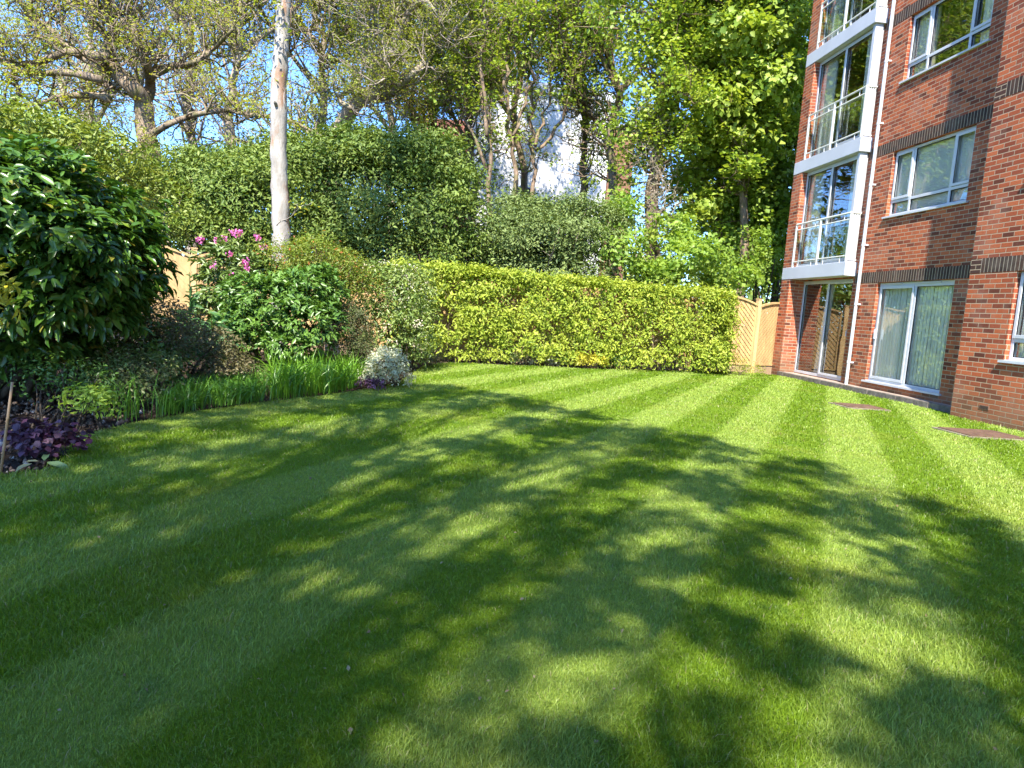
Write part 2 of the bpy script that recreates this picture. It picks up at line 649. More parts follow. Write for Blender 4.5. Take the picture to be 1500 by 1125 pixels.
# ================================================================== BRICK BUILDING
def brick_mat(name, soldier=False, pale=False):
    m = Mat(name)
    v = m.pos()
    s = m.n('ShaderNodeSeparateXYZ', {0: v})
    nrm = m.n('ShaderNodeSeparateXYZ', {0: m.n('ShaderNodeTexCoord').outputs['Normal']})
    side = m.math('GREATER_THAN', m.math('ABSOLUTE', nrm.outputs[0]), .5)
    hx = m.math('ADD', m.math('MULTIPLY', s.outputs[0], m.math('SUBTRACT', 1, side)), m.math('MULTIPLY', s.outputs[1], side))
    wv = m.math('MULTIPLY', m.math('SUBTRACT', m.noise(5, 2, v), .5), .004)
    a, b = m.math('ADD', hx, wv), m.math('ADD', s.outputs[2], wv)
    if soldier:
        W_, H_ = .075, .225
        row = m.math('FLOOR', m.math('DIVIDE', b, 1.0))
        cx = m.math('DIVIDE', a, W_)
        cz = m.math('DIVIDE', m.math('ADD', b, .0), 50.0)
    else:
        W_, H_ = .225, .075
        cz = m.math('DIVIDE', b, H_)
        row = m.math('FLOOR', cz)
        off = m.math('MULTIPLY', m.math('MODULO', row, 2.0), .5)
        cx = m.math('ADD', m.math('DIVIDE', a, W_), off)
    col_i = m.math('FLOOR', cx)
    fx = m.math('MULTIPLY', m.math('SUBTRACT', .5, m.math('ABSOLUTE', m.math('SUBTRACT', m.math('FRACT', cx), .5))), W_)
    if soldier:
        d = fx
    else:
        fz = m.math('MULTIPLY', m.math('SUBTRACT', .5, m.math('ABSOLUTE', m.math('SUBTRACT', m.math('FRACT', cz), .5))), H_)
        d = m.math('MINIMUM', fx, fz)
    brick = m.rng(d, .0052, .0078, 0, 1)
    cid = m.n('ShaderNodeCombineXYZ', {0: col_i, 1: row, 2: side})
    wn = m.n('ShaderNodeTexWhiteNoise', {'Vector': cid.outputs[0]})
    if soldier:
        bc = m.ramp(wn.outputs[0], [(0, (.035, .022, .018)), (.5, (.06, .038, .03)), (.8, (.09, .05, .036)), (1, (.05, .03, .026))])
    else:
        bc = m.ramp(wn.outputs[0], [(0, (.12, .036, .022)), (.18, (.28, .064, .030)), (.45, (.42, .102, .040)), (.7, (.49, .132, .053)), (.88, (.31, .074, .035)), (1, (.17, .046, .028))])
    bc = m.mix(m.rng(m.noise(60, 4, v), .35, .7, 0, .45), bc, m.mix(1.0, bc, (.55, .5, .5), 'MULTIPLY'))
    mo = m.mix(m.noise(30, 3, v), (.32, .23, .15), (.45, .34, .23)) if not soldier else m.mix(m.noise(30, 3, v), (.26, .20, .15), (.40, .33, .25))
    c = m.mix(brick, mo, bc)
    # weathering: pale bloom and the greenish foot of the wall
    bl = m.rng(m.noise(1.3, 6, v, .65), .52, .72, 0, .34)
    c = m.mix(bl, c, (.36, .28, .22))
    st = m.n('ShaderNodeMapping', {'Vector': v, 'Scale': (2.2, 2.2, .25)}).outputs[0]
    c = m.mix(m.rng(m.noise(1.6, 5, st, .6), .56, .74, 0, .38), c, (.10, .06, .045))
    ft = m.math('MULTIPLY', m.rng(m.math('ADD', s.outputs[2], m.math('MULTIPLY', m.noise(3, 3, v), .3)), .15, .85, 1, 0), .55)
    c = m.mix(ft, c, (.15, .115, .06))
    if pale:
        c = m.mix(.35, c, (.5, .42, .36))
    h = m.math('ADD', brick, m.math('MULTIPLY', m.noise(90, 3, v), .4))
    return m.end(m.bsdf(c, .85, .2, m.bump(h, .6, .006)))


M_BRICK = brick_mat('brick')
M_SOLD = brick_mat('soldier_brick', soldier=True)
M_WHITE = simple_mat('white_upvc', (.53, .54, .57), .35, .5, .05, 3, .02)
M_PAINT = simple_mat('white_painted_render', (.50, .51, .55), .6, .3, .04, 1.5, .12)
M_RAIL = simple_mat('painted_metal', (.66, .65, .60), .35, .5, .04, 5, .05)
M_DARKR = simple_mat('room_inside', (.06, .055, .05), .9, .1)
M_ROOMW = simple_mat('room_wall', (.33, .31, .28), .9, .1)
M_CURT = simple_mat('curtain_cloth', (.76, .72, .66), .9, .1, .05, 3, .05)
M_BLIND = simple_mat('blind_slats', (.74, .76, .74), .7, .2, .04, 3, .03)
M_RUBBER = simple_mat('black_gasket', (.012, .012, .014), .6, .3)
M_ROOF = simple_mat('roof_felt', (.1, .1, .1), .9, .1)


def glass_mat(name='window_glass', refl=1.35, tint=(.93, .94, .91, 1)):
    m = Mat(name)
    bf = m.n('ShaderNodeNewGeometry').outputs['Backfacing']
    fr = m.n('ShaderNodeFresnel', {'IOR': m.math('SUBTRACT', 1.5, m.math('MULTIPLY', bf, .8333))}).outputs[0]
    f = m.math('MINIMUM', m.math('ADD', m.math('MULTIPLY', fr, refl), .04), 1.0)
    v = m.pos()
    nb = m.bump(m.noise(1.6, 2, v), .05, .05)
    g = m.n('ShaderNodeBsdfGlossy', {'Color': (.95, .97, 1, 1), 'Roughness': .004})
    m.put(g.inputs['Normal'], nb)
    t = m.n('ShaderNodeBsdfTransparent', {'Color': tint})
    return m.end(m.n('ShaderNodeMixShader', {0: f, 1: t.outputs[0], 2: g.outputs[0]}).outputs[0])


M_GLASS = glass_mat()
M_GLASSB = glass_mat('balcony_glass', .6, (.93, .96, .95, 1))

U0, N0 = 10.66, 8.675        # the thing's origin: foot of the inner corner
block = empty('brick_apartment_block', tuple(D * U0 + N * N0), 'tall red brick apartment block with white framed windows and balconies at the lawn edge', 'building')
block.rotation_euler = (0, 0, math.atan2(D[1], D[0]))
LOCAL.add(block.name)


class BB(MB):
    """boxes given as u (along facade), n (into building), z"""
    def b(s, u0, u1, n0, n1, z0, z1):
        s.box(u0 - U0, u1 - U0, -(n1 - N0), -(n0 - N0), z0, z1)

    def t(s, pts, r, n=6):
        s.tube([(p[0] - U0, -(p[1] - N0), p[2]) for p in pts], r, n)


STOR = 2.63


def wall(mb, u0, u1, nf, th, z0, z1, holes):
    """front face at n = nf, split round the holes (u0, u1, z0, z1)"""
    us = sorted({u0, u1} | {h[0] for h in holes} | {h[1] for h in holes})
    for a, b in zip(us[:-1], us[1:]):
        zs = [z0]
        for h in sorted(holes, key=lambda h: h[2]):
            if h[0] <= a + 1e-6 and h[1] >= b - 1e-6:
                mb.b(a, b, nf, nf + th, zs[-1], h[2])
                zs.append(h[3])
        mb.b(a, b, nf, nf + th, zs[-1], z1)


TOPZ = 11.0
# openings: wall B windows and patio door
WB = [(11.77, 14.05, .25, 2.27)] + [(11.77, 14.06, 3.60 + STOR * i + (.03 if i else 0), 4.90 + STOR * i) for i in range(3)]
WW = [(6.9, 9.72, .97, 2.27)] + [(6.9, 9.72, 3.60 + STOR * i, 4.90 + STOR * i) for i in range(3)] + [(1.2, 3.9, .97, 2.27)] + [(1.2, 3.9, 3.60 + STOR * i, 4.90 + STOR * i) for i in range(3)]
DOORZ = [(.11, 2.40)] + [(2.735 + STOR * i, 5.055 + STOR * i) for i in range(3)]
mb = BB()
wall(mb, 10.66, 14.96, 8.675, .3, -.3, TOPZ, WB)
wall(mb, -8, 10.66, 8.09, .885, -.3, TOPZ, WW)
wall(mb, 14.96, 17.38, 8.80, .175, -.3, TOPZ, [(15.04, 17.38, z0, z1) for z0, z1 in DOORZ])
mb.b(17.38, 17.82, 8.416, 8.975, -.3, TOPZ)
mb.b(-8, -7.7, 8.975, 18, -.3, TOPZ)
mb.b(17.52, 17.82, 8.975, 18, -.3, TOPZ)
mb.b(-7.7, 17.52, 17.7, 18, -.3, TOPZ)
mb.obj('wall', M_BRICK, block)
mb = BB()
mb.b(-8.1, 17.95, 8.0, 18.1, TOPZ, TOPZ + .25)
mb.obj('roof', M_ROOF, block)
for i in range(5):
    mb = BB()      # floors and partitions inside
    mb.b(-7.7, 17.5, 8.98, 17.7, -.05 + STOR * i, .08 + STOR * i)
    mb.obj('floor', M_DARKR, block)
    for q in [(-7.7, 17.5, 12.6, 12.7)] + [(u, u + .1, 8.98, 12.59) for u in (-2, 4.5, 10.4, 14.6)]:
        if i < 4:
            mb = BB()
            mb.b(*q, .085 + STOR * i, STOR * (i + 1) - .055)
            mb.obj('partition_wall', M_ROOMW, block)

# soldier courses, 3 mm proud
for i in range(4):
    z = 2.272 + STOR * i
    mb = BB()
    mb.b(10.66, 14.9, 8.672, 8.69, z, z + .222)
    mb.obj('soldier_course', M_SOLD, block)
    mb = BB()
    mb.b(-8, 10.44, 8.087, 8.11, z, z + .222)
    mb.obj('soldier_course', M_SOLD, block)
M_DBRICK = brick_mat('dark_brick')
for e in M_DBRICK.node_tree.nodes:
    if e.type == 'VALTORGB':
        for q in e.color_ramp.elements:
            q.color = (.06 + .02 * q.position, .036, .028, 1)
for i in range(4):
    z = 2.272 + STOR * i
    mb = BB()
    mb.b(10.44, 10.663, 8.086, 8.4, z, z + .222)
    mb.obj('corner_quoin', M_DBRICK, block)

# plinth kerb of grey bricks in front of wall B and the bay
M_PLINTH = simple_mat('kerb_block', (.17, .145, .125), .9, .15, .2, 9, .3)
for i in range(22):
    u = 10.664 + i * .305
    mb = BB()
    mb.b(u, min(u + .297, 17.375), 8.35 + .004 * (i % 3), 8.45, -.15, .1 + .003 * (i % 2))
    mb.obj('kerb_block', M_PLINTH, block, bevel=.006)
mb = BB()
mb.b(10.664, 17.375, 8.455, 8.67, -.15, .094)
mb.b(14.97, 17.375, 8.68, 8.79, -.15, .092)
mb.obj('kerb_paving', simple_mat('kerb_paving', (.34, .27, .215), .9, .15, .15, 6, .3), block)


def window(u0, u1, z0, z1, nf, mull, trans=None, sill=True, vents=(), blind=None, sashes=(), fw=.055, name='window', top=.055):
    """thing part with sub-parts: frame mesh > pane, gasket, sill, blind"""
    f = BB()
    n0, n1 = nf + .07, nf + .14
    f.b(u0 + .003, u0 + fw, n0, n1, z0, z1 - .003)
    f.b(u1 - fw, u1 - .003, n0, n1, z0, z1 - .003)
    f.b(u0 + fw, u1 - fw, n0, n1, z1 - top, z1 - .003)
    f.b(u0 + fw, u1 - fw, n0, n1, z0, z0 + fw)
    us = [u0 + fw / 2] + list(mull) + [u1 - fw / 2]
    for mu in mull:
        f.b(mu - fw / 2, mu + fw / 2, n0 - .002, n1, z0 + fw, z1 - top)
    if trans:
        for a, b in zip(us[:-1], us[1:]):
            f.b(a + fw / 2, b - fw / 2, n0 - .001, n1, trans - fw / 2, trans + fw / 2)
    for (a, b, za, zb) in sashes:        # proud opening sash frames
        w = .05
        f.b(a, a + w, n0 - .02, n0 - .003, za, zb)
        f.b(b - w, b, n0 - .02, n0 - .003, za, zb)
        f.b(a + w, b - w, n0 - .02, n0 - .003, zb - w, zb)
        f.b(a + w, b - w, n0 - .02, n0 - .003, za, za + w)
    w_ = f.obj(name, M_WHITE, block, bevel=.004)
    cells = []
    for a, b in zip(us[:-1], us[1:]):
        a, b = a + fw / 2, b - fw / 2
        if trans:
            cells += [(a, b, z0 + fw, trans - fw / 2), (a, b, trans + fw / 2, z1 - top)]
        else:
            cells.append((a, b, z0 + fw, z1 - top))
    for a, b, za, zb in cells:
        g = BB()
        k = BB()
        g.b(a, b, n0 + .035, n0 + .041, za, zb)
        for q in ((a, a + .009, za, zb), (b - .009, b, za, zb), (a + .009, b - .009, za, za + .009), (a + .009, b - .009, zb - .009, zb)):
            k.b(q[0], q[1], n0 + .012, n0 + .030, q[2], q[3])
        link_parts(g, 'pane', M_GLASS, w_)
        link_parts(k, 'gasket', M_RUBBER, w_)
    if sill:
        s_ = BB()
        s_.b(u0 - .06, u1 + .06, nf - .045, nf - .001, z0 - .035, z0 + .0)
        s_.b(u0 + .002, u1 - .002, nf + .001, n0 - .004, z0 + .001, z0 + .012)
        link_parts(s_, 'sill', M_WHITE, w_)
    for a, b in vents:
        v = BB()
        v.b(a, b, n0 - .022, n0 - .004, z1 - .045, z1 - .022)
        link_parts(v, 'trickle_vent', M_WHITE, w_)
    if blind:
        bl = BB()
        rr = random.Random(int(u0 * 100 + z0 * 10))
        nb = n1 + .012
        if blind == 'vertical':
            u = u0 + .06
            while u < u1 - .08:
                bl.b(u, u + .078, nb + rr.uniform(0, .012), nb + .016 + rr.uniform(0, .01), z0 + .04, z1 - .06)
                u += .096
        elif blind == 'venetian':
            z = z0 + .05
            while z < z1 - .05:
                bl.b(u0 + .04, u1 - .04, nb, nb + .02, z, z + .021)
                z += .025
        elif blind == 'curtain':
            for a, b in ((u0 + .02, u0 + .5), (u1 - .55, u1 - .02)):
                bl = BB()
                u = a
                while u < b:
                    bl.t([(u, nb + .06 + rr.uniform(-.02, .02), z0 - .02), (u + rr.uniform(-.01, .01), nb + .06, z1 - .02)], .04, 6)
                    u += .06
                link_parts(bl, 'curtain', M_CURT, w_)
        if blind != 'curtain':
            link_parts(bl, 'blind', M_BLIND, w_)
    return w_


def link_parts(mb_, name, mat, parent):
    o = mb_.obj(name, mat, None)
    o.parent = parent
    return o


# ground patio door on wall B
pd = window(11.77, 14.05, .25, 2.27, 8.675, [12.9], None, True, ((13.3, 13.75), (12.2, 12.75)), 'vertical', ((12.93, 13.99, .31, 2.19),), name='patio_door', top=.10)
h = BB()
h.b(13.94, 13.975, 8.675 + .01, 8.675 + .05, 1.12, 1.32)
link_parts(h, 'handle', M_WHITE, pd)
for i, (a, b, z0, z1) in enumerate(WB[1:]):
    window(a, b, z0, z1, 8.675, [12.33, 13.46], z0 + .30, True, ((12.75, 13.25),) if i == 0 else (), ('venetian', 'curtain', 'curtain')[i],
           ((11.80, 12.31, z0 + .33, z1 - .05), (13.48, 14.03, z0 + .33, z1 - .05)))
for j, (a, b, z0, z1) in enumerate(WW):
    window(a, b, z0, z1, 8.09, [a + .62, b - .62], z0 + .30, True, (), 'curtain', ((a + .03, a + .60, z0 + .33, z1 - .05), (b - .60, b - .03, z0 + .33, z1 - .05)))
# bay doors
for i, (z0, z1) in enumerate(DOORZ):
    o = window(15.04, 17.378, z0, z1, 8.73 if i == 0 else 8.485, [16.19], None, False, (), 'curtain' if i else None, ((15.08, 16.16, z0 + .06, z1 - .05),), name='glass_door', top=.08, fw=.065)
    if i == 0:
        h = BB()
        h.b(15.10, 15.125, 8.745, 8.775, 1.12, 1.26)
        link_parts(h, 'handle', M_WHITE, o)
# inside step of light cloth behind the ground bay door
cb = BB()
rr = random.Random(4)
for i in range(5):
    cb.t([(16.45 + i * .06, 9.0 + rr.uniform(-.02, .02), .12), (16.3 + i * .05, 9.0, 2.3)], .035)
cb.obj('curtain', M_CURT, block)

# balcony fascias, columns and railings
for i in range(4):
    z = 2.43 + STOR * i
    mb = BB()
    mb.b(14.875, 17.825, 8.41, 8.728, z, z + .30)
    mb.obj('balcony_fascia', M_PAINT, block, bevel=.008)
    zt = z + .30
    if i < 3:
        mb = BB()
        mb.b(14.93, 15.036, 8.47, 8.635, zt, z + STOR)
        mb.obj('bay_column', M_PAINT, block, bevel=.006)
        mb = BB()
        mb.b(14.965, 15.036, 8.636, 8.728, zt, z + STOR)
        mb.obj('column_return', simple_mat('return_shade_grey', (.42, .41, .42), .7, .2), block)  # shade between column and wall painted in as a darker grey
        # railing
        r = BB()
        nr = 8.432
        hz = zt + 1.05
        r.t([(17.36, nr, hz), (14.92, nr, hz)], .021, 8)
        r.t([(14.92, nr, hz), (14.92, 8.66, hz)], .019, 8)
        r.t([(14.92, nr, zt + .05), (14.92, 8.66, zt + .05)], .014, 6)
        spans = [(17.34, 16.22), (16.14, 14.94)]
        for a, b in spans:
            r.t([(a, nr, hz - .14), (b, nr, hz - .14)], .016, 6)
            r.t([(a, nr, zt + .13), (b, nr, zt + .13)], .016, 6)
            for u in (a, b):
                r.t([(u, nr, zt + .13), (u, nr, hz - .14)], .016, 6)
            for t in (.2, .8):
                u = a + (b - a) * t
                r.t([(u, nr, hz - .14), (u, nr, hz)], .009, 5)
                r.t([(u, nr, zt), (u, nr, zt + .13)], .009, 5)
        for u in (17.355, 16.18, 14.925):
            r.b(u - .02, u + .02, nr - .02, nr + .02, zt, hz - .02)
        for k_ in range(4):
            nn_ = nr + .045 + k_ * .05
            r.t([(14.92, nn_, zt + .05), (14.92, nn_, hz)], .009, 5)
        ro = r.obj('balcony_railing', M_RAIL, block)
        for a, b in spans:
          g = BB()
          g.b(b + .02, a - .02, nr - .004, nr + .004, zt + .15, hz - .155)
          link_parts(g, 'glass_panel', M_GLASSB, ro)

# drain pipe with brackets
mb = BB()
mb.t([(14.60, 8.60, .02), (14.60, 8.60, TOPZ)], .034, 12)
dp = mb.obj('drain_pipe', M_WHITE, block, smooth=False)
for i in range(8):
    br = BB()
    z = .55 + i * 1.25
    br.t([(14.60, 8.60, z), (14.60, 8.60, z + .05)], .041, 12)
    br.b(14.54, 14.56, 8.60, 8.68, z + .01, z + .04)
    link_parts(br, 'pipe_bracket', M_WHITE, dp)
# air brick
mb = BB()
mb.b(9.86, 10.06, 8.083, 8.12, .205, .265)
ab = mb.obj('air_brick', simple_mat('terracotta', (.22, .12, .08), .9, .1), block)
mb = BB()
for i in range(3):
    mb.b(9.875, 10.045, 8.0815, 8.084, .215 + i * .016, .222 + i * .016)
link_parts(mb, 'air_slot', M_RUBBER, ab)

# ---- drain covers in the lawn
M_COVER = simple_mat('rusty_cover', (.125, .072, .048), .85, .25, .18, 14, .4)
M_COVRIM = simple_mat('cover_frame', (.22, .19, .13), .85, .2, .2, 14, .4)
for nm, c, w, h, ang, lab in (('far', (5.70, 11.55), .62, .52, AF, 'small flat rusty drain cover in the lawn by the kerb below the patio doors'),
                              ('near', (6.2, 9.22), .80, .62, AF, 'larger rusty drain cover in the lawn in front of the projecting brick wall')):
    r = empty('drain_cover', (*c, 0), lab, 'drain cover', 'drain covers in the lawn')
    r.rotation_euler = (0, 0, -ang)
    LOCAL.add(r.name)
    mb = MB()
    mb.box(-w / 2, w / 2, -h / 2, h / 2, -.05, .034)
    mb.obj('lid', M_COVER, r, bevel=.006)
    mb = MB()
    t = .05
    mb.box(-w / 2 - t, -w / 2 - .006, -h / 2 - t, h / 2 + t, -.05, .022)
    mb.box(w / 2 + .006, w / 2 + t, -h / 2 - t, h / 2 + t, -.05, .022)
    mb.box(-w / 2 - .006, w / 2 + .006, -h / 2 - t, -h / 2 - .006, -.05, .022)
    mb.box(-w / 2 - .006, w / 2 + .006, h / 2 + .006, h / 2 + t, -.05, .022)
    mb.obj('rim', M_COVRIM, r, bevel=.004)


# ================================================================== FENCE
M_WOOD = simple_mat('fence_wood', (.53, .345, .155), .75, .2, .13, 4, .25, stretch=(3, 3, .6))
M_WOODP = simple_mat('post_wood', (.62, .40, .19), .75, .2, .12, 5, .25, stretch=(4, 4, .4))
M_GRAVEL = simple_mat('gravel_board', (.42, .30, .18), .85, .1, .15, 5, .3)
FA, FB = np.array([6.05, 18.0, 0]), np.array([-12.3, 11.41, 0])


def panel(mb, p, q, base, h, arch, style, ns):
    """arched fence panel from p to q; ns = horizontal direction towards the viewer"""
    L = np.linalg.norm(q - p)
    a = (q - p) / L
    up = np.array([0, 0, 1.0])

    def topz(x):
        return base + h + arch * (1 - (2 * x / L - 1) ** 2)

    def W(x, z, o=0.0):
        return p + a * x + up * z + ns * o
    # frame
    mb.bar(W(.02, base, .012), W(.02, topz(0), .012), .04, .035, ns)
    mb.bar(W(L - .02, base, .012), W(L - .02, topz(L), .012), .04, .035, ns)
    mb.bar(W(0.04, base + .02, .012), W(L - .04, base + .02, .012), .04, .035, ns)
    n = 12
    for i in range(n):
        x0, x1 = L * i / n, L * (i + 1) / n
        mb.bar(W(x0, topz(x0), .02), W(x1, topz(x1), .02), .045, .06, ns)

    def diag(x0, s, w, o, t=.008, xa=0.0, xb=None):
        xb = L if xb is None else xb
        pts = []
        for k_ in range(0, 240):
            z = base + .02 + k_ * .0125
            x = x0 + s * (z - base)
            if xa <= x <= xb and z < topz(min(max(x, 0), L)) - .02:
                pts.append((x, z))
        if len(pts) > 3:
            mb.bar(W(*pts[0], o), W(*pts[-1], o), w, t, ns)
    if style == 'lattice':
        x = -h - .6
        while x < L + .1:
            diag(x, 1, .068, .008)
            x += .125
        x = 0
        while x < L + h + .6:
            diag(x, -1, .055, -.006)
            x += .125
    else:
        x = -h - .6
        while x < L + .1:
            diag(x, 1, .086, .008 + .006 * (int(round(x / .11)) % 2), .008, 0, L / 2)
            x += .115
        x = 0
        while x < L + h + .6:
            diag(x, -1, .086, .008 + .006 * (int(round(x / .11)) % 2), .008, L / 2, L)
            x += .115
        mb.bar(W(L / 2, base, .026), W(L / 2, topz(L / 2) - .01, .026), .04, .012, ns)
        mb.bar(W(0, base + .05, -.02), W(L, base + .05, -.02), .02, .02, ns)
    return topz


fence = empty('garden_fence', tuple(FA), 'pale timber fence of arched lattice and herringbone panels behind the hedge', 'fence')
dF = unit(FB - FA)
nF = np.array([-dF[1], dF[0], 0])
if nF[1] > 0:
    nF = -nF
PL = 1.86
for i in range(10):
    p = FA + dF * (i * PL)
    mb = MB()
    mb.bar(p + np.array([0, 0, -.2]), p + np.array([0, 0, 1.86]), .1, .1, nF)
    mb.bar(p + np.array([0, 0, 1.862]), p + np.array([0, 0, 1.885]), .12, .12, nF)
    mb.obj('post', M_WOODP, fence)
    if i == 9:
        break
    mb = MB()
    panel(mb, p + dF * .055, p + dF * (PL - .055), .20, 1.52, .17, 'lattice' if i < 1 else 'herring', nF)
    mb.obj('panel', M_WOOD, fence)
    mb = MB()
    a0, a1 = p + dF * .055, p + dF * (PL - .055)
    mb.bar(a0 + np.array([0, 0, .07]), a1 + np.array([0, 0, .07]), .03, .2, (0, 0, 1))
    mb.obj('gravel_board', M_GRAVEL, fence)
q = np.array([7.45, 19.1, 0])
dq = unit(q - FA)
nq = np.array([dq[1], -dq[0], 0])
if nq[1] > 0:
    nq = -nq
side = empty('side_fence', tuple(FA), 'narrow lattice fence panel in the shade between the fence post and the brick corner', 'fence')
mb = MB()
panel(mb, FA + dq * .08, q, .20, 1.50, .13, 'lattice', nq)
mb.obj('panel', M_WOOD, side)
mb = MB()
mb.bar(FA + dq * .08 + np.array([0, 0, .07]), q + np.array([0, 0, .07]), .03, .2, (0, 0, 1))
mb.obj('gravel_board', M_GRAVEL, side)
mb = MB()
mb.bar(q + dq * .06 + np.array([0, 0, -.2]), q + dq * .06 + np.array([0, 0, 1.8]), .1, .1, nq)
mb.obj('post', M_WOODP, side)

# ================================================================== LEAVES AND BARK
LM = dict(
    evergreen=leaf_mat('evergreen_leaves', (.045, .100, .016), (.125, .205, .035), (.26, .32, .065), .25, .5, .25),
    greygreen=leaf_mat('grey_green_leaves', (.075, .125, .035), (.160, .225, .070), (.24, .30, .09), .25, .5, .25),
    camellia=leaf_mat('camellia_leaves', (.022, .065, .012), (.065, .155, .022), (.12, .23, .022), .22, .30, .45, old=(.24, .22, .03)),
    yellowgreen=leaf_mat('yellow_green_leaves', (.085, .155, .020), (.20, .29, .04), (.30, .33, .06), .3),
    hedge=leaf_mat('hedge_leaves', (.130, .220, .020), (.34, .43, .045), (.46, .50, .07), .35, .45, .25),
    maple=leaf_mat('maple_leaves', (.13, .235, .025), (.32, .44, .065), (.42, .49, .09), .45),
    mapledark=leaf_mat('shaded_maple_leaves', (.09, .19, .025), (.26, .41, .055), (.36, .47, .08), .5),  # darker copy of the maple leaves, shade put into the colour
    olive=leaf_mat('olive_young_leaves', (.20, .26, .05), (.33, .40, .08), (.42, .42, .10), .4),
    sprig=leaf_mat('spring_leaves', (.20, .30, .025), (.38, .46, .05), (.46, .42, .08), .45),
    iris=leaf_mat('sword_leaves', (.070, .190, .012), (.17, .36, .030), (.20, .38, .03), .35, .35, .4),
    irisdark=leaf_mat('shaded_sword_leaves', (.055, .16, .014), (.13, .30, .03), (.16, .33, .04), .3, .35, .4),  # sword leaves again, with shade worked into a darker colour
    rhodo=leaf_mat('rhododendron_leaves', (.045, .095, .02), (.12, .20, .04), (.20, .27, .07), .2, .35, .5),
    darkbush=leaf_mat('mid_green_leaves', (.040, .105, .016), (.105, .215, .035), (.16, .28, .045), .25, .35, .4),
    nandina=leaf_mat('nandina_leaves', (.09, .17, .02), (.20, .29, .035), (.30, .32, .05), .35, .4, .3, old=(.42, .12, .04)),
    pieris=leaf_mat('pieris_leaves', (.07, .145, .025), (.20, .29, .06), (.30, .36, .10), .25, .35, .4),
    cream=leaf_mat('cream_flowers', (.60, .56, .42), (.80, .75, .60), (.72, .60, .45), .3, .6),
    bronze=leaf_mat('bronze_leaves', (.075, .075, .03), (.17, .175, .065), (.19, .14, .06), .3),
    brownleaf=leaf_mat('dull_brown_leaves', (.045, .045, .02), (.11, .105, .04), (.10, .15, .035), .2),
    silver=leaf_mat('silver_variegated_leaves', (.30, .35, .18), (.70, .69, .48), (.58, .60, .38), .2),
    gold=leaf_mat('gold_variegated_leaves', (.40, .40, .03), (.72, .64, .05), (.52, .50, .06), .3),
    purple=leaf_mat('purple_leaves', (.030, .018, .028), (.125, .082, .115), (.13, .025, .05), .15, .5, .2),
    mauve=leaf_mat('mauve_leaves', (.08, .03, .065), (.20, .10, .17), (.25, .14, .20), .2),
    azalea=leaf_mat('azalea_leaves', (.09, .16, .04), (.24, .34, .08), (.26, .24, .10), .25),
    lime=leaf_mat('lime_leaves', (.24, .38, .03), (.42, .56, .06), (.46, .58, .08), .35),
    pink=leaf_mat('pink_petals', (.55, .10, .34), (.78, .26, .56), (.70, .18, .50), .3, .6),
    comfrey=leaf_mat('broad_leaves', (.04, .115, .035), (.10, .22, .06), (.09, .20, .07), .3),
    canopy=leaf_mat('canopy_leaves', (.08, .16, .02), (.16, .26, .03), (.2, .3, .04), .3),
)
BK = dict(
    oak=bark_mat('oak_bark', (.10, .075, .05), (.36, .28, .20), (.16, .15, .06), 5),
    twiggy=bark_mat('grey_bark', (.20, .16, .12), (.46, .38, .30), (.28, .26, .15), 6),
    dark=bark_mat('dark_bark', (.04, .03, .02), (.16, .12, .08), None, 6),
    mid=bark_mat('brown_bark', (.11, .075, .05), (.33, .24, .17), (.17, .16, .07), 6),
    ivy=bark_mat('ivy_covered_bark', (.10, .07, .045), (.30, .21, .14), (.10, .11, .04), 8),
)
m = Mat('pale_peeling_bark')
v = m.pos()
vs = m.n('ShaderNodeMapping', {'Vector': v, 'Scale': (1, 1, .35)}).outputs[0]
c = m.mix(m.rng(m.noise(7, 6, vs, .7), .35, .65, 0, 1), (.26, .235, .20), (.44, .41, .365))
c = m.mix(m.rng(m.noise(3.2, 5, vs, .6), .52, .60, 0, .85), c, (.30, .17, .10))
c = m.mix(m.rng(m.noise(9, 5, vs, .75), .62, .67, 0, .7), c, (.13, .10, .08))
BK['pale'] = m.end(m.bsdf(c, .85, .15, m.bump(m.noise(22, 6, vs, .7), .7, .02)))


def shrub(name, label, cat, base, blobs, ncl, per, rad, size, mat, seed, wr=.5, bark='dark', stems=5, group=None, lump=.2, inner=.55, lo=-.6, six=False, flat=.6,
          upb=.35, part='foliage', sr=.02, twigs=3, noise_n=1.0, whorl=False, hollow=9.0):
    base = np.array([base[0], base[1], 0.0])
    root = empty(name, tuple(base), label, cat, group)
    C, nn = blob_clumps(blobs, ncl, seed, lump, inner, lo, hollow=hollow)
    P, nr, cl = clump_leaves(C, nn, per, rad, seed + 5, flat)
    ax = None
    if whorl:
        ax = nr
        nr = unit(nr * .75 + np.array([0, 0, .85]))
    else:
        nr = unit(nr + np.array([0, 0, upb]))
    me = leaf_mesh(part, P, size, LM[mat], nr, wr, cl, rg=np.random.default_rng(seed + 9), six=six, spread=noise_n, axis=ax)
    link(bpy.data.objects.new(part, me), root)
    if stems:
        w = Wood(seed)
        for i in range(stems):
            b = blobs[i % len(blobs)]
            e = np.array(b[:3]) + np.array([w.rg.uniform(-.6, .6) * b[3], w.rg.uniform(-.6, .6) * b[4], w.rg.uniform(0, .6) * b[5]])
            s_ = base + np.array([w.rg.uniform(-.15, .15), w.rg.uniform(-.15, .15), -.05]) * (1 + b[3] * .5)
            mid = (s_ + e) / 2 + np.array([w.rg.uniform(-.15, .15) * b[3], w.rg.uniform(-.1, .1), .1 * b[5]])
            w.limb([s_, mid, e], sr * 1.5, sr * .4, twigs, max(b[3], b[5]) * .6, 6, .15, 1)
        w.mb.obj('stems', BK[bark], root, smooth=True)
    return root


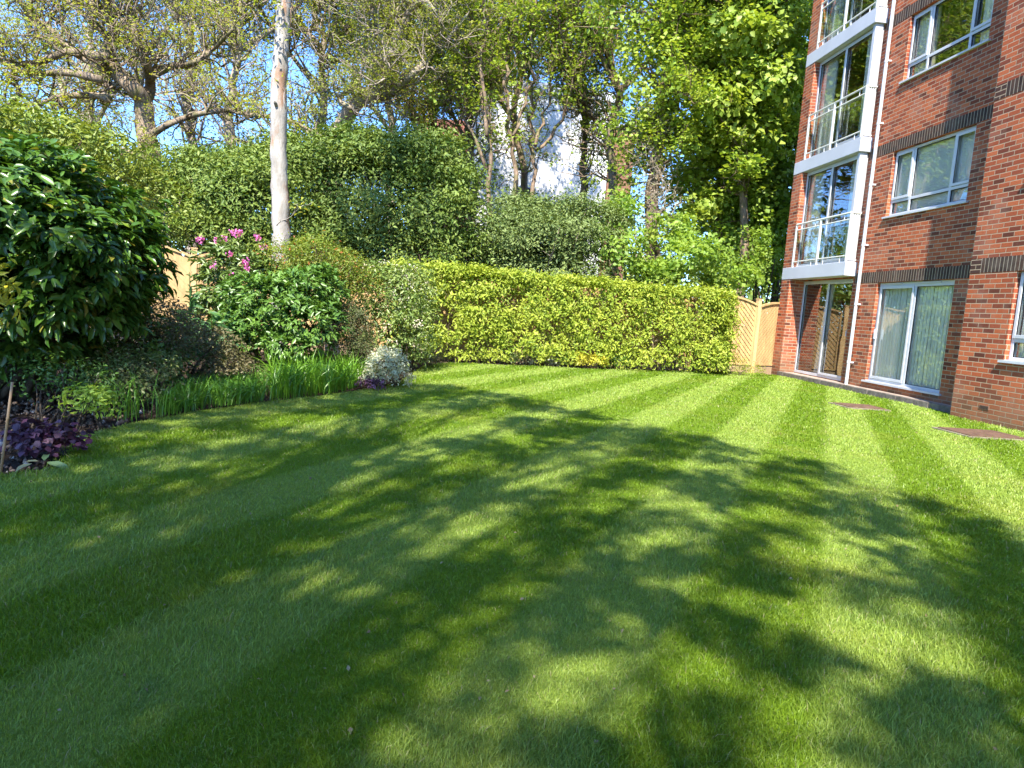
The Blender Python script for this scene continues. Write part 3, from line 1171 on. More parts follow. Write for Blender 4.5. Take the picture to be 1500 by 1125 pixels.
def B(px, py, dist, rpx, rpz=None, rd=None):
    """ellipsoid at photo position px, py; radii in photo pixels across and up, rd metres deep"""
    c = at(px, py, dist)
    s = dist / FPX
    rpz = rpx if rpz is None else rpz
    return (c[0], c[1], c[2], rpx * s, (rpx * s * .8 if rd is None else rd), rpz * s)


def blades(name, P, L, W, mat, lean=.35, seed=1, segs=4, seedlean=None):
    rg = np.random.default_rng(seed)
    n = len(P)
    L = L * rg.uniform(.6, 1.15, n)
    a = rg.uniform(0, 6.28, n)
    dirv = np.stack([np.cos(a), np.sin(a), np.zeros(n)], 1)
    if seedlean is not None:
        dirv = unit(dirv + np.array(seedlean))
    b = np.stack([-dirv[:, 1], dirv[:, 0], np.zeros(n)], 1)
    b = unit(b + rg.normal(size=(n, 3)) * .5)
    l = rg.uniform(.2, 1.6, n) * lean
    rows = []
    for i in range(segs + 1):
        t = i / segs
        c = P + dirv * (L * l * t ** 2)[:, None] + np.array([0, 0, 1.]) * (L * (t - .45 * l * t ** 3))[:, None]
        w = W * (1 - t ** 2.2) * (0.7 + .3 * min(1, t * 3)) + .0006
        rows += [c - b * w / 2, c + b * w / 2]
    V = np.stack(rows, 1).reshape(-1, 3)
    k = 2 * (segs + 1)
    base = (np.arange(n) * k)[:, None]
    F = np.concatenate([base + np.array([[2 * i, 2 * i + 1, 2 * i + 3, 2 * i + 2]]) for i in range(segs)])
    return np_mesh(name, V, [F], mat, {'rnd': np.repeat(rg.random(n), k), 'clp': np.repeat(rg.random(n), k)})


# ================================================================== HEDGE
rg = np.random.default_rng(21)
H0, H1 = np.array([4.78, 16.92, 0]), np.array([-2.6, 14.28, 0])
hd = unit(H1 - H0)
hn = nF
HL = np.linalg.norm(H1 - H0)
n = 2700
t = rg.uniform(-.1, HL, n)
zz = rg.uniform(.12, 1.9, n)
top = rg.random(n) < .30
zz = np.where(top, 1.85 + rg.normal(size=n) * .022 + .035 * np.sin(t * 2.3), zz)
dep = np.where(top, rg.uniform(-.42, .42, n), .34 + rg.normal(size=n) * .06 + .05 * np.sin(t * 4.1 + zz * 2))
C = H0 + hd * t[:, None] + hn * dep[:, None]
C[:, 2] = zz
hole = np.sin(t * 3.7 + 1) * np.sin(zz * 4.3 + t) + rg.normal(size=n) * .35
keep = top | ((hole > -.55) & (rg.random(n) < np.clip(.45 + zz * .3, 0, 1)))
endc = 260
te = rg.uniform(-.18, .1, endc)
Ce = H0 + hd * te[:, None] + hn * rg.uniform(-.4, .4, endc)[:, None]
Ce[:, 2] = rg.uniform(.3, 1.88, endc)
nn = np.where(top[:, None], np.array([[0, 0, 1.]]), unit(hn + np.array([0, 0, .5]))[None])
C = np.concatenate([C[keep], Ce])
nn = np.concatenate([nn[keep], np.tile(unit(-hd + np.array([0, 0, .4]))[None], (endc, 1))])
P, nr, cl = clump_leaves(C, nn, 25, .078, 5, .8)
hedge = empty('clipped_hedge', tuple((H0 + H1) / 2), 'long clipped bright yellow green hedge in front of the timber fence', 'hedge')
link(bpy.data.objects.new('foliage', leaf_mesh('foliage', P, .084, LM['hedge'], nr, .42, cl, rg=rg)), hedge)
w = Wood(9)
for i in range(34):
    s_ = H0 + hd * (HL * (i + .5) / 34) + hn * w.rg.uniform(-.1, .15)
    e = s_ + hd * w.rg.uniform(-.25, .25) + hn * w.rg.uniform(-.1, .2) + np.array([0, 0, 1.75])
    w.limb([s_ - np.array([0, 0, .05]), (s_ + e) / 2 + hd * w.rg.uniform(-.15, .15), e], .022, .006, 9, .42, 5, .1, 1, .15)
w.mb.obj('stems', BK['mid'], hedge, smooth=True)

# ================================================================== BED ON THE LEFT
g_ = lambda x, y: gnd(x, y)
shrub('glossy_shrub', 'big dark glossy leaved evergreen shrub filling the left side above the bed', 'shrub', (-4.9, 6.7),
      [B(60, 330, 6.7, 150, 105, 1.1), B(0, 300, 6.6, 120, 85, 1.0), B(140, 375, 6.6, 82, 80, .8), B(-70, 330, 6.5, 140, 120, 1.1), B(40, 430, 6.6, 130, 70, .9), B(130, 440, 6.7, 80, 60, .7),
       B(30, 500, 6.7, 110, 50, .8)],
      3300, 9, .036, .118, 'camellia', 31, .42, stems=9, six=True, sr=.03, inner=.5, flat=.8, noise_n=.8, whorl=True, lump=.3)
shrub('dark_understory_shrub', 'dense dark green low growth under the big glossy shrub', 'shrub', (-4.6, 7.4),
      [B(60, 540, 7.3, 120, 50, .6), B(170, 500, 7.6, 80, 60, .6), B(-40, 540, 7.2, 90, 60, .6), B(230, 540, 7.8, 60, 40, .5)], 700, 12, .08, .06, 'darkbush', 331, .45, stems=8, sr=.012)
shrub('yellow_shrub', 'yellow green leafy shrub behind the top of the big dark glossy shrub', 'shrub', (-7.5, 10.0),
      [B(50, 200, 10, 90, 38, 1.2), B(140, 225, 10.3, 75, 35, 1.0), B(-30, 215, 10, 90, 55, 1.2), B(190, 290, 10.5, 36, 45, .8)],
      620, 14, .13, .10, 'yellowgreen', 32, .36, stems=6, sr=.03)
shrub('golden_sprig', 'small golden leaved shrub at the far left in front of the glossy shrub', 'shrub', (-4.05, 5.25),
      [B(-16, 420, 5.3, 20, 40, .2), B(-26, 455, 5.3, 26, 50, .2)], 36, 9, .05, .085, 'gold', 33, .35, stems=3, sr=.012)
# small purple heuchera, near
b = g_(62, 668)
shrub('purple_heuchera', 'low mound of dark purple ruffled leaves at the near corner of the bed', 'plant', b[:2],
      [(b[0] - .11, b[1] + .06, .11, .14, .12, .11), (b[0] + .06, b[1] + .08, .09, .13, .12, .10), (b[0] - .02, b[1] - .01, .07, .15, .1, .08)],
      110, 5, .03, .048, 'purple', 34, .95, stems=0, six=True, upb=1.2, inner=.7)
b = g_(540, 571)
shrub('mauve_heuchera', 'small mauve purple leaved clump between the sword leaves and the silver shrub', 'plant', b[:2],
      [(b[0], b[1] + .05, .06, .17, .12, .07)], 46, 6, .03, .06, 'mauve', 35, .4, stems=0, upb=.8)
b = g_(118, 632)
shrub('lime_plant', 'small bright lime green leafy plant behind the purple mound', 'plant', b[:2],
      [(b[0] + .02, b[1] + .1, .22, .2, .15, .13), (b[0] - .18, b[1] + .25, .2, .16, .15, .1)], 60, 8, .04, .05, 'lime', 36, .4, stems=5, sr=.006)
b = g_(60, 618)
shrub('azalea', 'small leafy green azalea behind the bamboo cane', 'plant', b[:2],
      [(b[0] - .05, b[1] + .35, .36, .22, .2, .15), (b[0] + .15, b[1] + .45, .3, .2, .2, .16), (b[0] - .3, b[1] + .3, .25, .2, .2, .2)], 90, 9, .05, .04, 'darkbush', 37, .45, stems=6, sr=.008)
b = g_(215, 600)
shrub('azalea_bush', 'spreading azalea with small green and bronze leaves behind the dark sword leaves', 'shrub', (b[0], b[1] + .3),
      [B(165, 545, 6.7, 55, 22, .35), B(215, 538, 6.9, 55, 24, .4), B(185, 570, 6.5, 60, 24, .35)], 240, 13, .055, .036, 'azalea', 38, .5, stems=9, sr=.01, inner=.4)
b = g_(275, 580)
shrub('bronze_acer', 'low spreading bronze brown small leaved shrub below the arched fence', 'shrub', (-3.9, 8.2),
      [B(235, 475, 8.0, 70, 38, .5), B(290, 505, 8.0, 75, 34, .5), B(200, 510, 7.9, 60, 40, .5), B(335, 540, 8.0, 50, 22, .4)], 800, 15, .06, .034, 'bronze', 39, .5, stems=9, inner=.35, flat=.4)
shrub('broad_leaved_plant', 'clump of broad soft green leaves with a tall stalk in front of the arched fence', 'plant', (-3.7, 8.9),
      [B(300, 500, 9.0, 45, 26, .35), B(335, 495, 9.1, 35, 22, .3)], 80, 7, .07, .15, 'comfrey', 40, .55, stems=3, six=True, upb=.5)
b = at(278, 470, 9.2)
fx = empty('foxglove', (b[0], b[1], 0), 'single tall leafy green stalk in front of the arched fence', 'plant')
mb = MB()
mb.tube([(b[0], b[1], 0), (b[0] + .01, b[1], .7), (b[0] - .02, b[1], 1.35)], [.011, .009, .004], 6)
mb.obj('stalk', LM['comfrey'], fx)
t = RG.uniform(0, 1, 70) ** .7
P = np.stack([b[0] + 0 * t, b[1] + 0 * t, .35 + t], 1)
aa = RG.uniform(0, 6.28, 70)
axd = np.stack([np.cos(aa), np.sin(aa), .6 + 0 * aa], 1)
link(bpy.data.objects.new('foliage', leaf_mesh('foliage', P, .26 * (1.15 - t), LM['comfrey'], None, .3, axis=unit(axd), six=True)), fx)

# sword leaved clumps
SP = np.array([g_(x, y)[:2] for x, y in ((392, 588), (440, 583), (500, 575), (528, 566), (520, 556), (450, 552), (400, 560))])


def scatter(poly, n, rg):
    lo_, hi = poly.min(0), poly.max(0)
    P = rg.uniform(lo_, hi, (n * 4, 2))
    P = P[inside(P, poly)][:n]
    return np.column_stack([P, np.zeros(len(P))])


for nm, poly, n_, L, mt, lab in (
        ('sword_leaf_clump', SP, 1500, .52, 'iris', 'tall bright green clump of sword shaped leaves beside the silver shrub'),
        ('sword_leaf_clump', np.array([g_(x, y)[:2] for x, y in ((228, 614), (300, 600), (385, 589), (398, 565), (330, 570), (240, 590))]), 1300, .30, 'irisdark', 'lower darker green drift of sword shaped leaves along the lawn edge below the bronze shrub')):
    P = scatter(poly, n_, np.random.default_rng(41))
    r = empty(nm, (*poly.mean(0), 0), lab, 'plant', 'clumps of sword leaves by the lawn')
    link(bpy.data.objects.new('leaves', blades('leaves', P, L, .015, LM[mt], .62, 42)), r)
b = g_(160, 618)
P = np.column_stack([b[0] + RG.normal(size=48) * .10, b[1] + .25 + RG.normal(size=48) * .1, np.zeros(48)])
r = empty('strap_leaf_plant', (b[0], b[1] + .25, 0), 'sparse clump of long arching strap leaves between the lime plant and the azalea bush', 'plant')
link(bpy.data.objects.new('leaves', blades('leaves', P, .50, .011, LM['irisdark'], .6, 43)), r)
b = g_(392, 592)
shrub('pink_tinged_shrub', 'small pink tinged twiggy shrub between the two drifts of sword leaves', 'shrub', (b[0], b[1] + .12),
      [B(394, 563, 8.3, 16, 18, .15), B(388, 578, 8.2, 17, 12, .15)], 70, 10, .035, .03, 'azalea', 44, .5, stems=6, sr=.006)

shrub('rhododendron', 'tall rhododendron with pink flowers beside the pale tree trunk', 'shrub', (-4.1, 11.2),
      [B(340, 395, 10.6, 48, 32, .6), B(325, 430, 10.4, 32, 40, .5), B(370, 420, 10.6, 45, 40, .6), B(330, 465, 10.3, 45, 35, .5)], 640, 9, .03, .11, 'rhodo', 45, .30, stems=7, sr=.02, inner=.45, whorl=True, lump=.3)
rh = bpy.data.objects['rhododendron']
FLW = [(294, 351), (318, 354), (342, 342), (377, 348), (329, 350), (312, 391), (359, 385), (361, 394), (342, 403), (350, 340), (386, 362), (338, 372)]
for i, (x, y) in enumerate(FLW):
    c = at(x, y, 10.0 if y > 370 else 10.5)
    s_ = .5 if i in (8, 10, 11, 4) else 1
    P = c + RG.normal(size=(int(30 * s_), 3)) * .024 * (.6 + .4 * s_)
    link(bpy.data.objects.new('flower', leaf_mesh('flower', P, .04, LM['pink'], unit(P - c), .85, fold=.2)), rh)
shrub('dark_green_bush', 'large rounded mid green bush in the middle of the bed below the pale trunk', 'shrub', (-3.2, 9.9),
      [B(400, 440, 9.6, 70, 40, .7), B(450, 470, 9.5, 55, 38, .6), B(370, 480, 9.4, 50, 35, .5), B(420, 505, 9.2, 60, 18, .5), B(455, 420, 9.8, 45, 30, .6), B(335, 490, 9.4, 28, 25, .4)],
      1500, 9, .035, .085, 'darkbush', 46, .40, stems=10, sr=.018, inner=.4, whorl=True, lump=.32)
shrub('nandina', 'feathery yellow green shrub with reddish tips around the foot of the pale trunk', 'shrub', (-3.0, 11.2),
      [B(410, 385, 10.8, 50, 30, .6), B(460, 375, 11.0, 40, 28, .6), B(440, 410, 10.8, 60, 28, .6), B(500, 395, 11.2, 40, 28, .6), B(520, 420, 11.4, 40, 30, .5)],
      900, 15, .10, .05, 'nandina', 47, .34, stems=8, sr=.014, inner=.4)
shrub('brown_twiggy_shrub', 'dark brown twiggy shrub between the green bush and the pale flowering shrub', 'shrub', (-2.15, 10.3),
      [B(515, 490, 10.0, 32, 38, .35), B(505, 465, 10.1, 28, 20, .3), B(525, 515, 9.9, 22, 25, .3)], 620, 12, .07, .036, 'brownleaf', 48, .4, stems=16, sr=.008, twigs=9)
shrub('pieris', 'tall green shrub with sprays of cream flowers at the left end of the hedge', 'shrub', (-1.95, 12.6),
      [B(560, 440, 12.0, 50, 50, .7), B(600, 430, 12.4, 35, 45, .6), B(575, 490, 11.8, 50, 40, .6), B(540, 410, 12.2, 42, 25, .6), B(615, 480, 12.4, 25, 45, .5), B(600, 520, 12.2, 30, 18, .4)],
      760, 13, .09, .075, 'pieris', 49, .38, stems=10, sr=.018, inner=.4)
pi_ = bpy.data.objects['pieris']
C, nn = blob_clumps([B(560, 420, 11.9, 48, 36, .7), B(600, 430, 12.2, 34, 40, .6), B(590, 490, 11.7, 34, 30, .5), B(525, 400, 12.0, 30, 14, .5)], 120, 50, .1, .85)
P, nr, cl = clump_leaves(C, nn, 11, .05, 51)
link(bpy.data.objects.new('flowers', leaf_mesh('flowers', P, .032, LM['cream'], nr, .6, cl)), pi_)
b = g_(566, 569)
shrub('silver_euonymus', 'rounded silver white variegated shrub at the curve of the lawn edge', 'shrub', (b[0], b[1] + .3),
      [B(566, 540, 9.6, 34, 24, .35), B(545, 552, 9.5, 22, 14, .25), B(588, 552, 9.6, 18, 14, .25), B(566, 520, 9.7, 20, 12, .25)], 360, 14, .035, .032, 'silver', 52, .55, stems=9, sr=.008, inner=.6)
b = g_(858, 541)
shrub('gold_euonymus', 'low bright yellow shrub at the foot of the hedge', 'shrub', (b[0], b[1] + .22),
      [B(845, 527, b[1] + .22, 18, 11, .22), B(872, 529, b[1] + .27, 19, 9, .2)], 170, 13, .04, .042, 'gold', 53, .5, stems=6, sr=.006)
for k_, (x, y, rx, rz, mt, nm, lab) in enumerate((
        (790, 527, 34, 8, 'silver', 'silver_groundcover', 'low silvery plant at the foot of the hedge left of the yellow shrub'),
        (745, 524, 18, 9, 'pieris', 'groundcover_plant', 'low mid green plant at the foot of the hedge beside the silvery one'),
        (680, 526, 38, 7, 'lime', 'groundcover_plant', 'low lime green plant at the left foot of the hedge by the lawn edge'),
        (905, 529, 14, 9, 'darkbush', 'groundcover_plant', 'small dark green plant just right of the low yellow shrub'),
        (620, 527, 22, 12, 'bronze', 'groundcover_plant', 'dull low plant in the corner behind the silver variegated shrub'))):
    y0 = {790: 15.0, 745: 14.75, 680: 14.55, 905: 15.5, 620: 12.7}[x]
    c = at(x, y, y0 + .3)
    shrub(nm, lab, 'plant', c[:2], [(c[0], c[1], max(.1, c[2]), rx * c[1] / FPX, .22, rz * c[1] / FPX + .03)], 90, 12, .045, .035, mt, 60 + k_, .5, stems=3, sr=.005,
          group='low plants along the hedge foot')
c = at(1075, 520, 17.0)
shrub('weedy_tuft', 'thin yellow green weeds by the fence at the right end of the hedge', 'plant', (c[0], c[1]),
      [(c[0], c[1], .22, .45, .25, .25), (c[0] + .5, c[1] + .2, .12, .4, .2, .12)], 120, 10, .07, .045, 'sprig', 66, .3, stems=8, sr=.005)

# bamboo cane
b = g_(0, 694)
b2 = at(18, 560, b[1] - .02)
mb = MB()
p0, p1 = np.array([b[0], b[1], -.03]), b2
mb.tube([p0 + (p1 - p0) * t_ for t_ in (0, .3, .31, .32, .62, .63, .64, 1)], [.008, .008, .0096, .008, .0075, .009, .0075, .007], 8)
mb.obj('bamboo_cane', simple_mat('bamboo', (.42, .27, .14), .5, .3, .1, 12, .05), None, smooth=True, label='thin tan bamboo cane standing in the bed at the left edge', cat='cane')

# fading tulip leaves lying beside the purple mound
b = g_(52, 686)
tul = empty('fading_bulb_plant', (b[0], b[1], 0), 'pale yellow and green fading bulb leaves lying in front of the purple mound', 'plant')
M_YEL = leaf_mat('fading_leaf', (.46, .40, .16), (.60, .54, .24), None, .3)
M_GRN = leaf_mat('green_bulb_leaf', (.14, .22, .08), (.2, .3, .12), None, .3)
for i, (dx, dy, ax, L, mt) in enumerate(((-.02, 0, (-.3, -1, .05), .17, M_YEL), (.03, .06, (1, -.25, .25), .20, M_GRN), (-.02, .06, (-.9, -.2, .5), .15, M_YEL), (0, .08, (-.3, .3, 1), .13, M_GRN))):
    me = leaf_mesh('leaf', np.array([[b[0] + dx, b[1] + dy, .03]]), L, mt, np.array([[0, -.2, 1.]]), .36, axis=unit(np.array([ax], float)) * 6, six=True, fold=.05, spread=.1)
    link(bpy.data.objects.new('leaf', me), tul)

# stones and bark chips on the soil
rg = np.random.default_rng(77)
bedp = np.array([(-5.5, 2.75), (-3.6, 3.7), (-3.1, 4.0), (-2.92, 4.3), (-2.95, 4.7), (-3.2, 5.2), (-3.3, 6), (-2.9, 7.2), (-4.5, 7), (-5.5, 5)])
P1 = scatter(bedp, 2600, rg)
bed2 = np.array([(-1.5, 14.2), (.1, 14.8), (2.2, 15.65), (3.6, 16.45), (5.6, 17.9), (5.6, 18.1), (-1.6, 15.2)])
P2 = scatter(bed2, 3200, rg)
P = np.concatenate([P1, P2])
P[:, 2] = -.02
m = Mat('soil_chips')
a = m.n('ShaderNodeAttribute', attribute_name='rnd').outputs['Fac']
cc = m.ramp(a, [(0, (.035, .025, .018)), (.6, (.12, .085, .06)), (.93, (.24, .18, .13)), (1, (.50, .47, .43))])
M_CHIP = m.end(m.bsdf(cc, .95, .1))
n = len(P)
oc = np.array([(1, 0, 0), (0, 1, 0), (-1, 0, 0), (0, -1, 0), (0, 0, 1), (0, 0, -1)], float)
rotz = rg.uniform(0, 6.28, n)
sz = rg.gamma(3, .004, n)[:, None, None] + .005
sc3 = rg.uniform(.4, 1.3, (n, 1, 3))
Vv = oc[None] * sz * sc3
cr, sr_ = np.cos(rotz)[:, None], np.sin(rotz)[:, None]
Vv = np.stack([Vv[..., 0] * cr - Vv[..., 1] * sr_, Vv[..., 0] * sr_ + Vv[..., 1] * cr, Vv[..., 2]], 2) + P[:, None, :]
tf = np.array([(0, 1, 4), (1, 2, 4), (2, 3, 4), (3, 0, 4), (1, 0, 5), (2, 1, 5), (3, 2, 5), (0, 3, 5)])
F = ((np.arange(n) * 6)[:, None, None] + tf[None]).reshape(-1, 3)
link(bpy.data.objects.new('soil_crumbs', np_mesh('soil_crumbs', Vv.reshape(-1, 3), [F], M_CHIP, {'rnd': np.repeat(rg.random(n), 6)})), label='soil crumbs and small stones on the planting beds', cat='soil', kind='stuff')


# ================================================================== FAR BUILDINGS
M_WR = simple_mat('white_rendered_wall', (.74, .73, .71), .8, .2, .04, 1.2, .1)
M_FB = simple_mat('far_brick', (.25, .13, .085), .9, .1, .15, 9, .2)
cA, cB = at(708, 108, 36), at(898, 150, 37.5)
wh = empty('white_rendered_building', (cA[0], cA[1], 0), 'tall white rendered building with a grey parapet seen through the trees', 'building')
ax = unit(np.array([cB[0] - cA[0], cB[1] - cA[1], 0]))
wh.rotation_euler = (0, 0, math.atan2(ax[1], ax[0]))
LOCAL.add(wh.name)
Lw = np.linalg.norm((cB - cA)[:2])
Hh = cA[2]
mb = MB()
mb.box(0, Lw, 0, 8, -.2, Hh - .5)
mb.obj('wall', M_WR, wh)
mb = MB()
mb.box(-.15, Lw + .15, -.15, 8.15, Hh - .5, Hh - .25)
mb.box(-.05, Lw + .05, -.05, 8.05, Hh - .25, Hh)
mb.obj('parapet', simple_mat('grey_coping', (.52, .53, .55), .7, .2), wh)
mb = MB()
mb.box(Lw + .001, Lw + 1.5, .3, 7, -.2, Hh - 1.6)
mb.obj('brick_return', M_FB, wh)
mb = MB()
mb.box(Lw + .05, Lw + 1.6, .2, 7.1, Hh - 1.6, Hh - 1.4)
mb.obj('coping', M_WR, wh)
for zz_ in (3.2, 6.0):
    f_ = MB()
    for q in ((1.9, 1.96, zz_, zz_ + 1.3), (3.04, 3.1, zz_, zz_ + 1.3), (1.96, 3.04, zz_, zz_ + .06), (1.96, 3.04, zz_ + 1.24, zz_ + 1.3)):
        f_.box(q[0], q[1], -.05, .0 - .002, q[2], q[3])
    fo = f_.obj('window', M_WHITE, wh)
    g = MB()
    g.box(1.96, 3.04, -.03, -.004, zz_ + .06, zz_ + 1.24)
    link_parts(g, 'pane', simple_mat('far_pane', (.05, .06, .07), .1, .6), fo)
cC = at(655, 205, 38)
bk = empty('brick_house', (cC[0], cC[1], 0), 'red brick house with tiled roof half hidden left of the white building', 'building')
LOCAL.add(bk.name)
Hb = cC[2]
mb = MB()
mb.box(-1.5, 2.3, 0, 7, -.2, Hb)
mb.obj('wall', M_FB, bk)
mb = MB()
mb.add([(-1.8, -.3, Hb + .001), (2.28, -.3, Hb + .001), (2.28, 7.3, Hb + .001), (-1.8, 7.3, Hb + .001), (-1.8, 3.5, Hb + 1.9), (2.28, 3.5, Hb + 1.9)],
       [(0, 1, 5, 4), (2, 3, 4, 5), (0, 4, 3), (1, 2, 5), (3, 2, 1, 0)])
mb.obj('roof', simple_mat('red_tiles', (.20, .085, .06), .9, .1, .15, 8, .3), bk)
for z_ in (Hb - 1.9, 1.6):
    f_ = MB()
    f_.box(-.6, 1.2, -.06, -.002, z_, z_ + 1.25)
    fo = f_.obj('window', M_WHITE, bk)
    g = MB()
    for a in (-.5, .35):
        g.box(a, a + .75, -.07, -.061, z_ + .1, z_ + 1.15)
    link_parts(g, 'pane', simple_mat('far_pane', (.05, .06, .07), .1, .6), fo)


# ================================================================== TREES
def A(pts, ox, oy, sc, dist, jit=0.0, seed=1):
    """polyline read off an enlarged crop of the photo, placed dist metres ahead"""
    r = random.Random(seed)
    return [at(ox + x / sc, oy + y / sc, dist + r.uniform(-jit, jit)) for x, y in pts]


def ground_under(p, z=-.1):
    return np.array([p[0], p[1], z])


# --- big gnarled tree at the left
w = Wood(101)
Z = lambda pts, d=19.0, j=.8, s=1: A(pts, 0, 0, 2.813, d, j, s)
w.limb([ground_under(Z([(640, 700)])[0])] + Z([(620, 700), (600, 540), (590, 420), (545, 360), (475, 290), (440, 220), (465, 140), (450, 60), (430, -60), (400, -250), (420, -420)], 19, .3), .33, .05, 46, 1.7, 10, .15, 2, .25)
w.limb(Z([(600, 430), (620, 350), (600, 250), (560, 150), (530, 0), (560, -180), (540, -380)], 19.2, .5, 2), .17, .04, 40, 1.7, 9, .2, 2)
w.limb(Z([(440, 235), (350, 225), (290, 215), (220, 235), (150, 262), (100, 262), (62, 285), (60, 330), (82, 385), (40, 430), (-20, 500)], 18.8, .7, 3), .12, .04, 20, 1.3, 8, .1, 2)
w.limb(Z([(420, 330), (300, 302), (200, 300), (100, 298), (0, 250), (-90, 230)], 18.4, .6, 4), .11, .035, 18, 1.2, 8, .1, 2)
w.limb(Z([(440, 290), (290, 205), (220, 130), (150, 80), (60, -10), (-40, -90)], 18.6, .7, 5), .11, .04, 22, 1.5, 8, .2, 2)
w.limb(Z([(450, 410), (400, 395), (280, 395), (200, 410), (130, 462)], 18.1, .5, 6), .11, .03, 10, 1.0, 7, .1, 2)
w.limb(Z([(630, 550), (700, 510), (780, 480), (850, 465), (940, 455), (1010, 470), (1100, 480), (1200, 500), (1300, 545)], 18.8, .6, 7), .09, .04, 20, 1.1, 7, .25, 2)
w.limb(Z([(620, 310), (700, 275), (790, 262), (880, 200), (960, 120)], 19.4, .6, 8), .14, .04, 16, 1.3, 7, .2, 2)
w.limb(Z([(620, 660), (500, 620), (350, 600), (270, 575), (200, 520)], 18.5, .6, 9), .11, .03, 10, .9, 7, .1, 2)
w.limb(Z([(470, 180), (350, 60), (260, -10), (150, -100)], 19.0, .6, 10), .10, .03, 16, 1.6, 7, .2, 2)
for k_ in range(26):      # dead ivy stems hanging round the trunk
    a0 = Z([(w.rg.uniform(560, 660), w.rg.uniform(420, 620))], 18.6, .3, k_)[0]
    w.grow(a0, np.array([w.rg.uniform(-.5, .5), -.3, w.rg.uniform(-1, .3)]), w.rg.uniform(.5, 1.2), .012, 1, -.15)
make_tree('gnarled_tree', ground_under(Z([(640, 700)])[0], 0), 'big gnarled tree with dark twisting trunk and crooked bare limbs at upper left', 'tree', w, BK['oak'], LM['sprig'], 4.0, .10, .08, 102, keep=.7)

# --- pale smooth trunk in the bed
w = Wood(103)
pts = [at(x, y, 12.3) for x, y in ((411, 420), (412, 350), (409, 250), (408, 150), (413, 60), (417, 0), (420, -120), (432, -260), (425, -420))]
base = ground_under(pts[0])
c_ = w.limb([base] + pts, .175, .09, 0, sides=18, knob=.045, steps=9, wob=.008)
for (x, y) in ((421, 78), (403, 152)):      # old branch collars
    p = at(x, y, 12.12)
    w.mb.tube([p + np.array([0, .08, -.02]), p + np.array([0, -.01, .02]), p + np.array([0, -.04, .04])], [.034, .024, .010], 9)
w.limb([pts[6], at(470, -180, 12.5), at(540, -330, 12.2)], .08, .03, 12, 1.4, 8, .3, 2)
w.limb([pts[6], at(370, -200, 12.0), at(300, -330, 12.4)], .07, .03, 12, 1.4, 8, .3, 2)
w.limb([pts[8], at(430, -560, 12.0), at(420, -700, 12.4)], .09, .03, 20, 1.5, 8, .3, 2)
for (x, y, dx) in ((416, 78, .3), (404, 60, -.2), (418, 160, .3), (425, 40, .4), (405, 330, .25)):
    w.grow(at(x, y, 12.15), np.array([dx, -.5, .5]), .5, .01, 1, .2)
make_tree('pale_trunk_tree', base * [1, 1, 0], 'tall straight tree with smooth pale peeling trunk rising from the planted bed', 'tree', w, BK['pale'], LM['sprig'], 4, .09, .08, 104)

# --- leaning tree, centre left
w = Wood(105)
Z2 = lambda pts, d=22.0, j=.6, s=1: A(pts, 400, 0, 2.8125, d, j, s)
b0 = Z2([(255, 640)])[0]
w.limb([ground_under(b0)] + Z2([(255, 640), (270, 560), (300, 490), (350, 420), (430, 360), (470, 260), (500, 170), (560, 60), (620, -40), (700, -200), (740, -360)], 22, .4), .34, .06, 60, 1.8, 10, .2, 2, .3)
w.limb(Z2([(385, 395), (470, 395), (560, 320), (600, 280), (650, 235), (720, 160), (800, 60)], 22.3, .5, 2), .15, .04, 24, 1.5, 8, .2, 2)
w.limb(Z2([(490, 230), (440, 120), (400, 20), (330, -120), (280, -260)], 22, .6, 3), .15, .04, 36, 1.8, 8, .2, 2)
w.limb(Z2([(330, 450), (270, 410), (330, 370), (380, 368)], 21.7, .3, 4), .08, .03, 8, 1.0, 7, .2, 2)
w.limb(Z2([(260, 570), (160, 555), (70, 490)], 21, .5, 5), .11, .05, 8, 1.0, 7, .2, 2)
make_tree('leaning_tree', ground_under(b0, 0), 'twiggy tree leaning right with curved mossy trunk right of the pale trunk', 'tree', w, BK['twiggy'], LM['olive'], 5.5, .13, .085, 106)

# --- slim upright trees in front of the white building
specs = [
    ('slim_tree', 'slim twin stemmed tree before the left edge of the white building', [
        [(890, 760), (890, 560), (872, 400), (860, 250), (868, 100), (880, -60), (900, -260)], [(880, 560), (850, 330), (828, 200), (808, 60), (790, -100), (770, -260)],
        [(880, 700), (760, 430), (700, 330), (640, 240), (590, 180)]], 23.0, 107),
    ('slim_tree', 'slim forked tree in front of the middle left of the white building', [
        [(985, 800), (990, 600), (970, 450), (955, 330), (985, 180), (1010, 0), (1020, -180), (1000, -330)], [(990, 560), (1040, 420), (1060, 300), (1065, 150), (1080, 0), (1100, -200)]], 23.8, 108),
    ('slim_tree', 'slim many stemmed tree in front of the middle of the white building', [
        [(1075, 780), (1065, 600), (1058, 400), (1060, 250), (1075, 100), (1090, -80), (1120, -260)], [(1080, 600), (1120, 470), (1150, 300), (1170, 150), (1190, 0), (1210, -200)],
        [(1080, 620), (1190, 500), (1240, 330), (1300, 200), (1370, 60), (1440, -100)]], 24.6, 109),
]
for nm, lab, limbs, dd, sd in specs:
    w = Wood(sd)
    for i, L_ in enumerate(limbs):
        pts = Z2(L_, dd, .35, i)
        if i == 0:
            base = ground_under(pts[0])
            pts = [base] + pts
        w.limb(pts, .095 if i == 0 else .065, .02, 27, .8, 8, .35, 2, .22, .05)
    make_tree(nm, base * [1, 1, 0], lab, 'tree', w, BK['mid'], LM['maple'], 3.2, .15, .12, sd + 50, wr=.85, group='slim trees before the white building', keep=.36, leafname='crown',
              extra=blob_clumps([(q[0], q[1], q[2], 1.1, .7, 1.0) for q in pts[2:]], 55, sd, .3, .3))


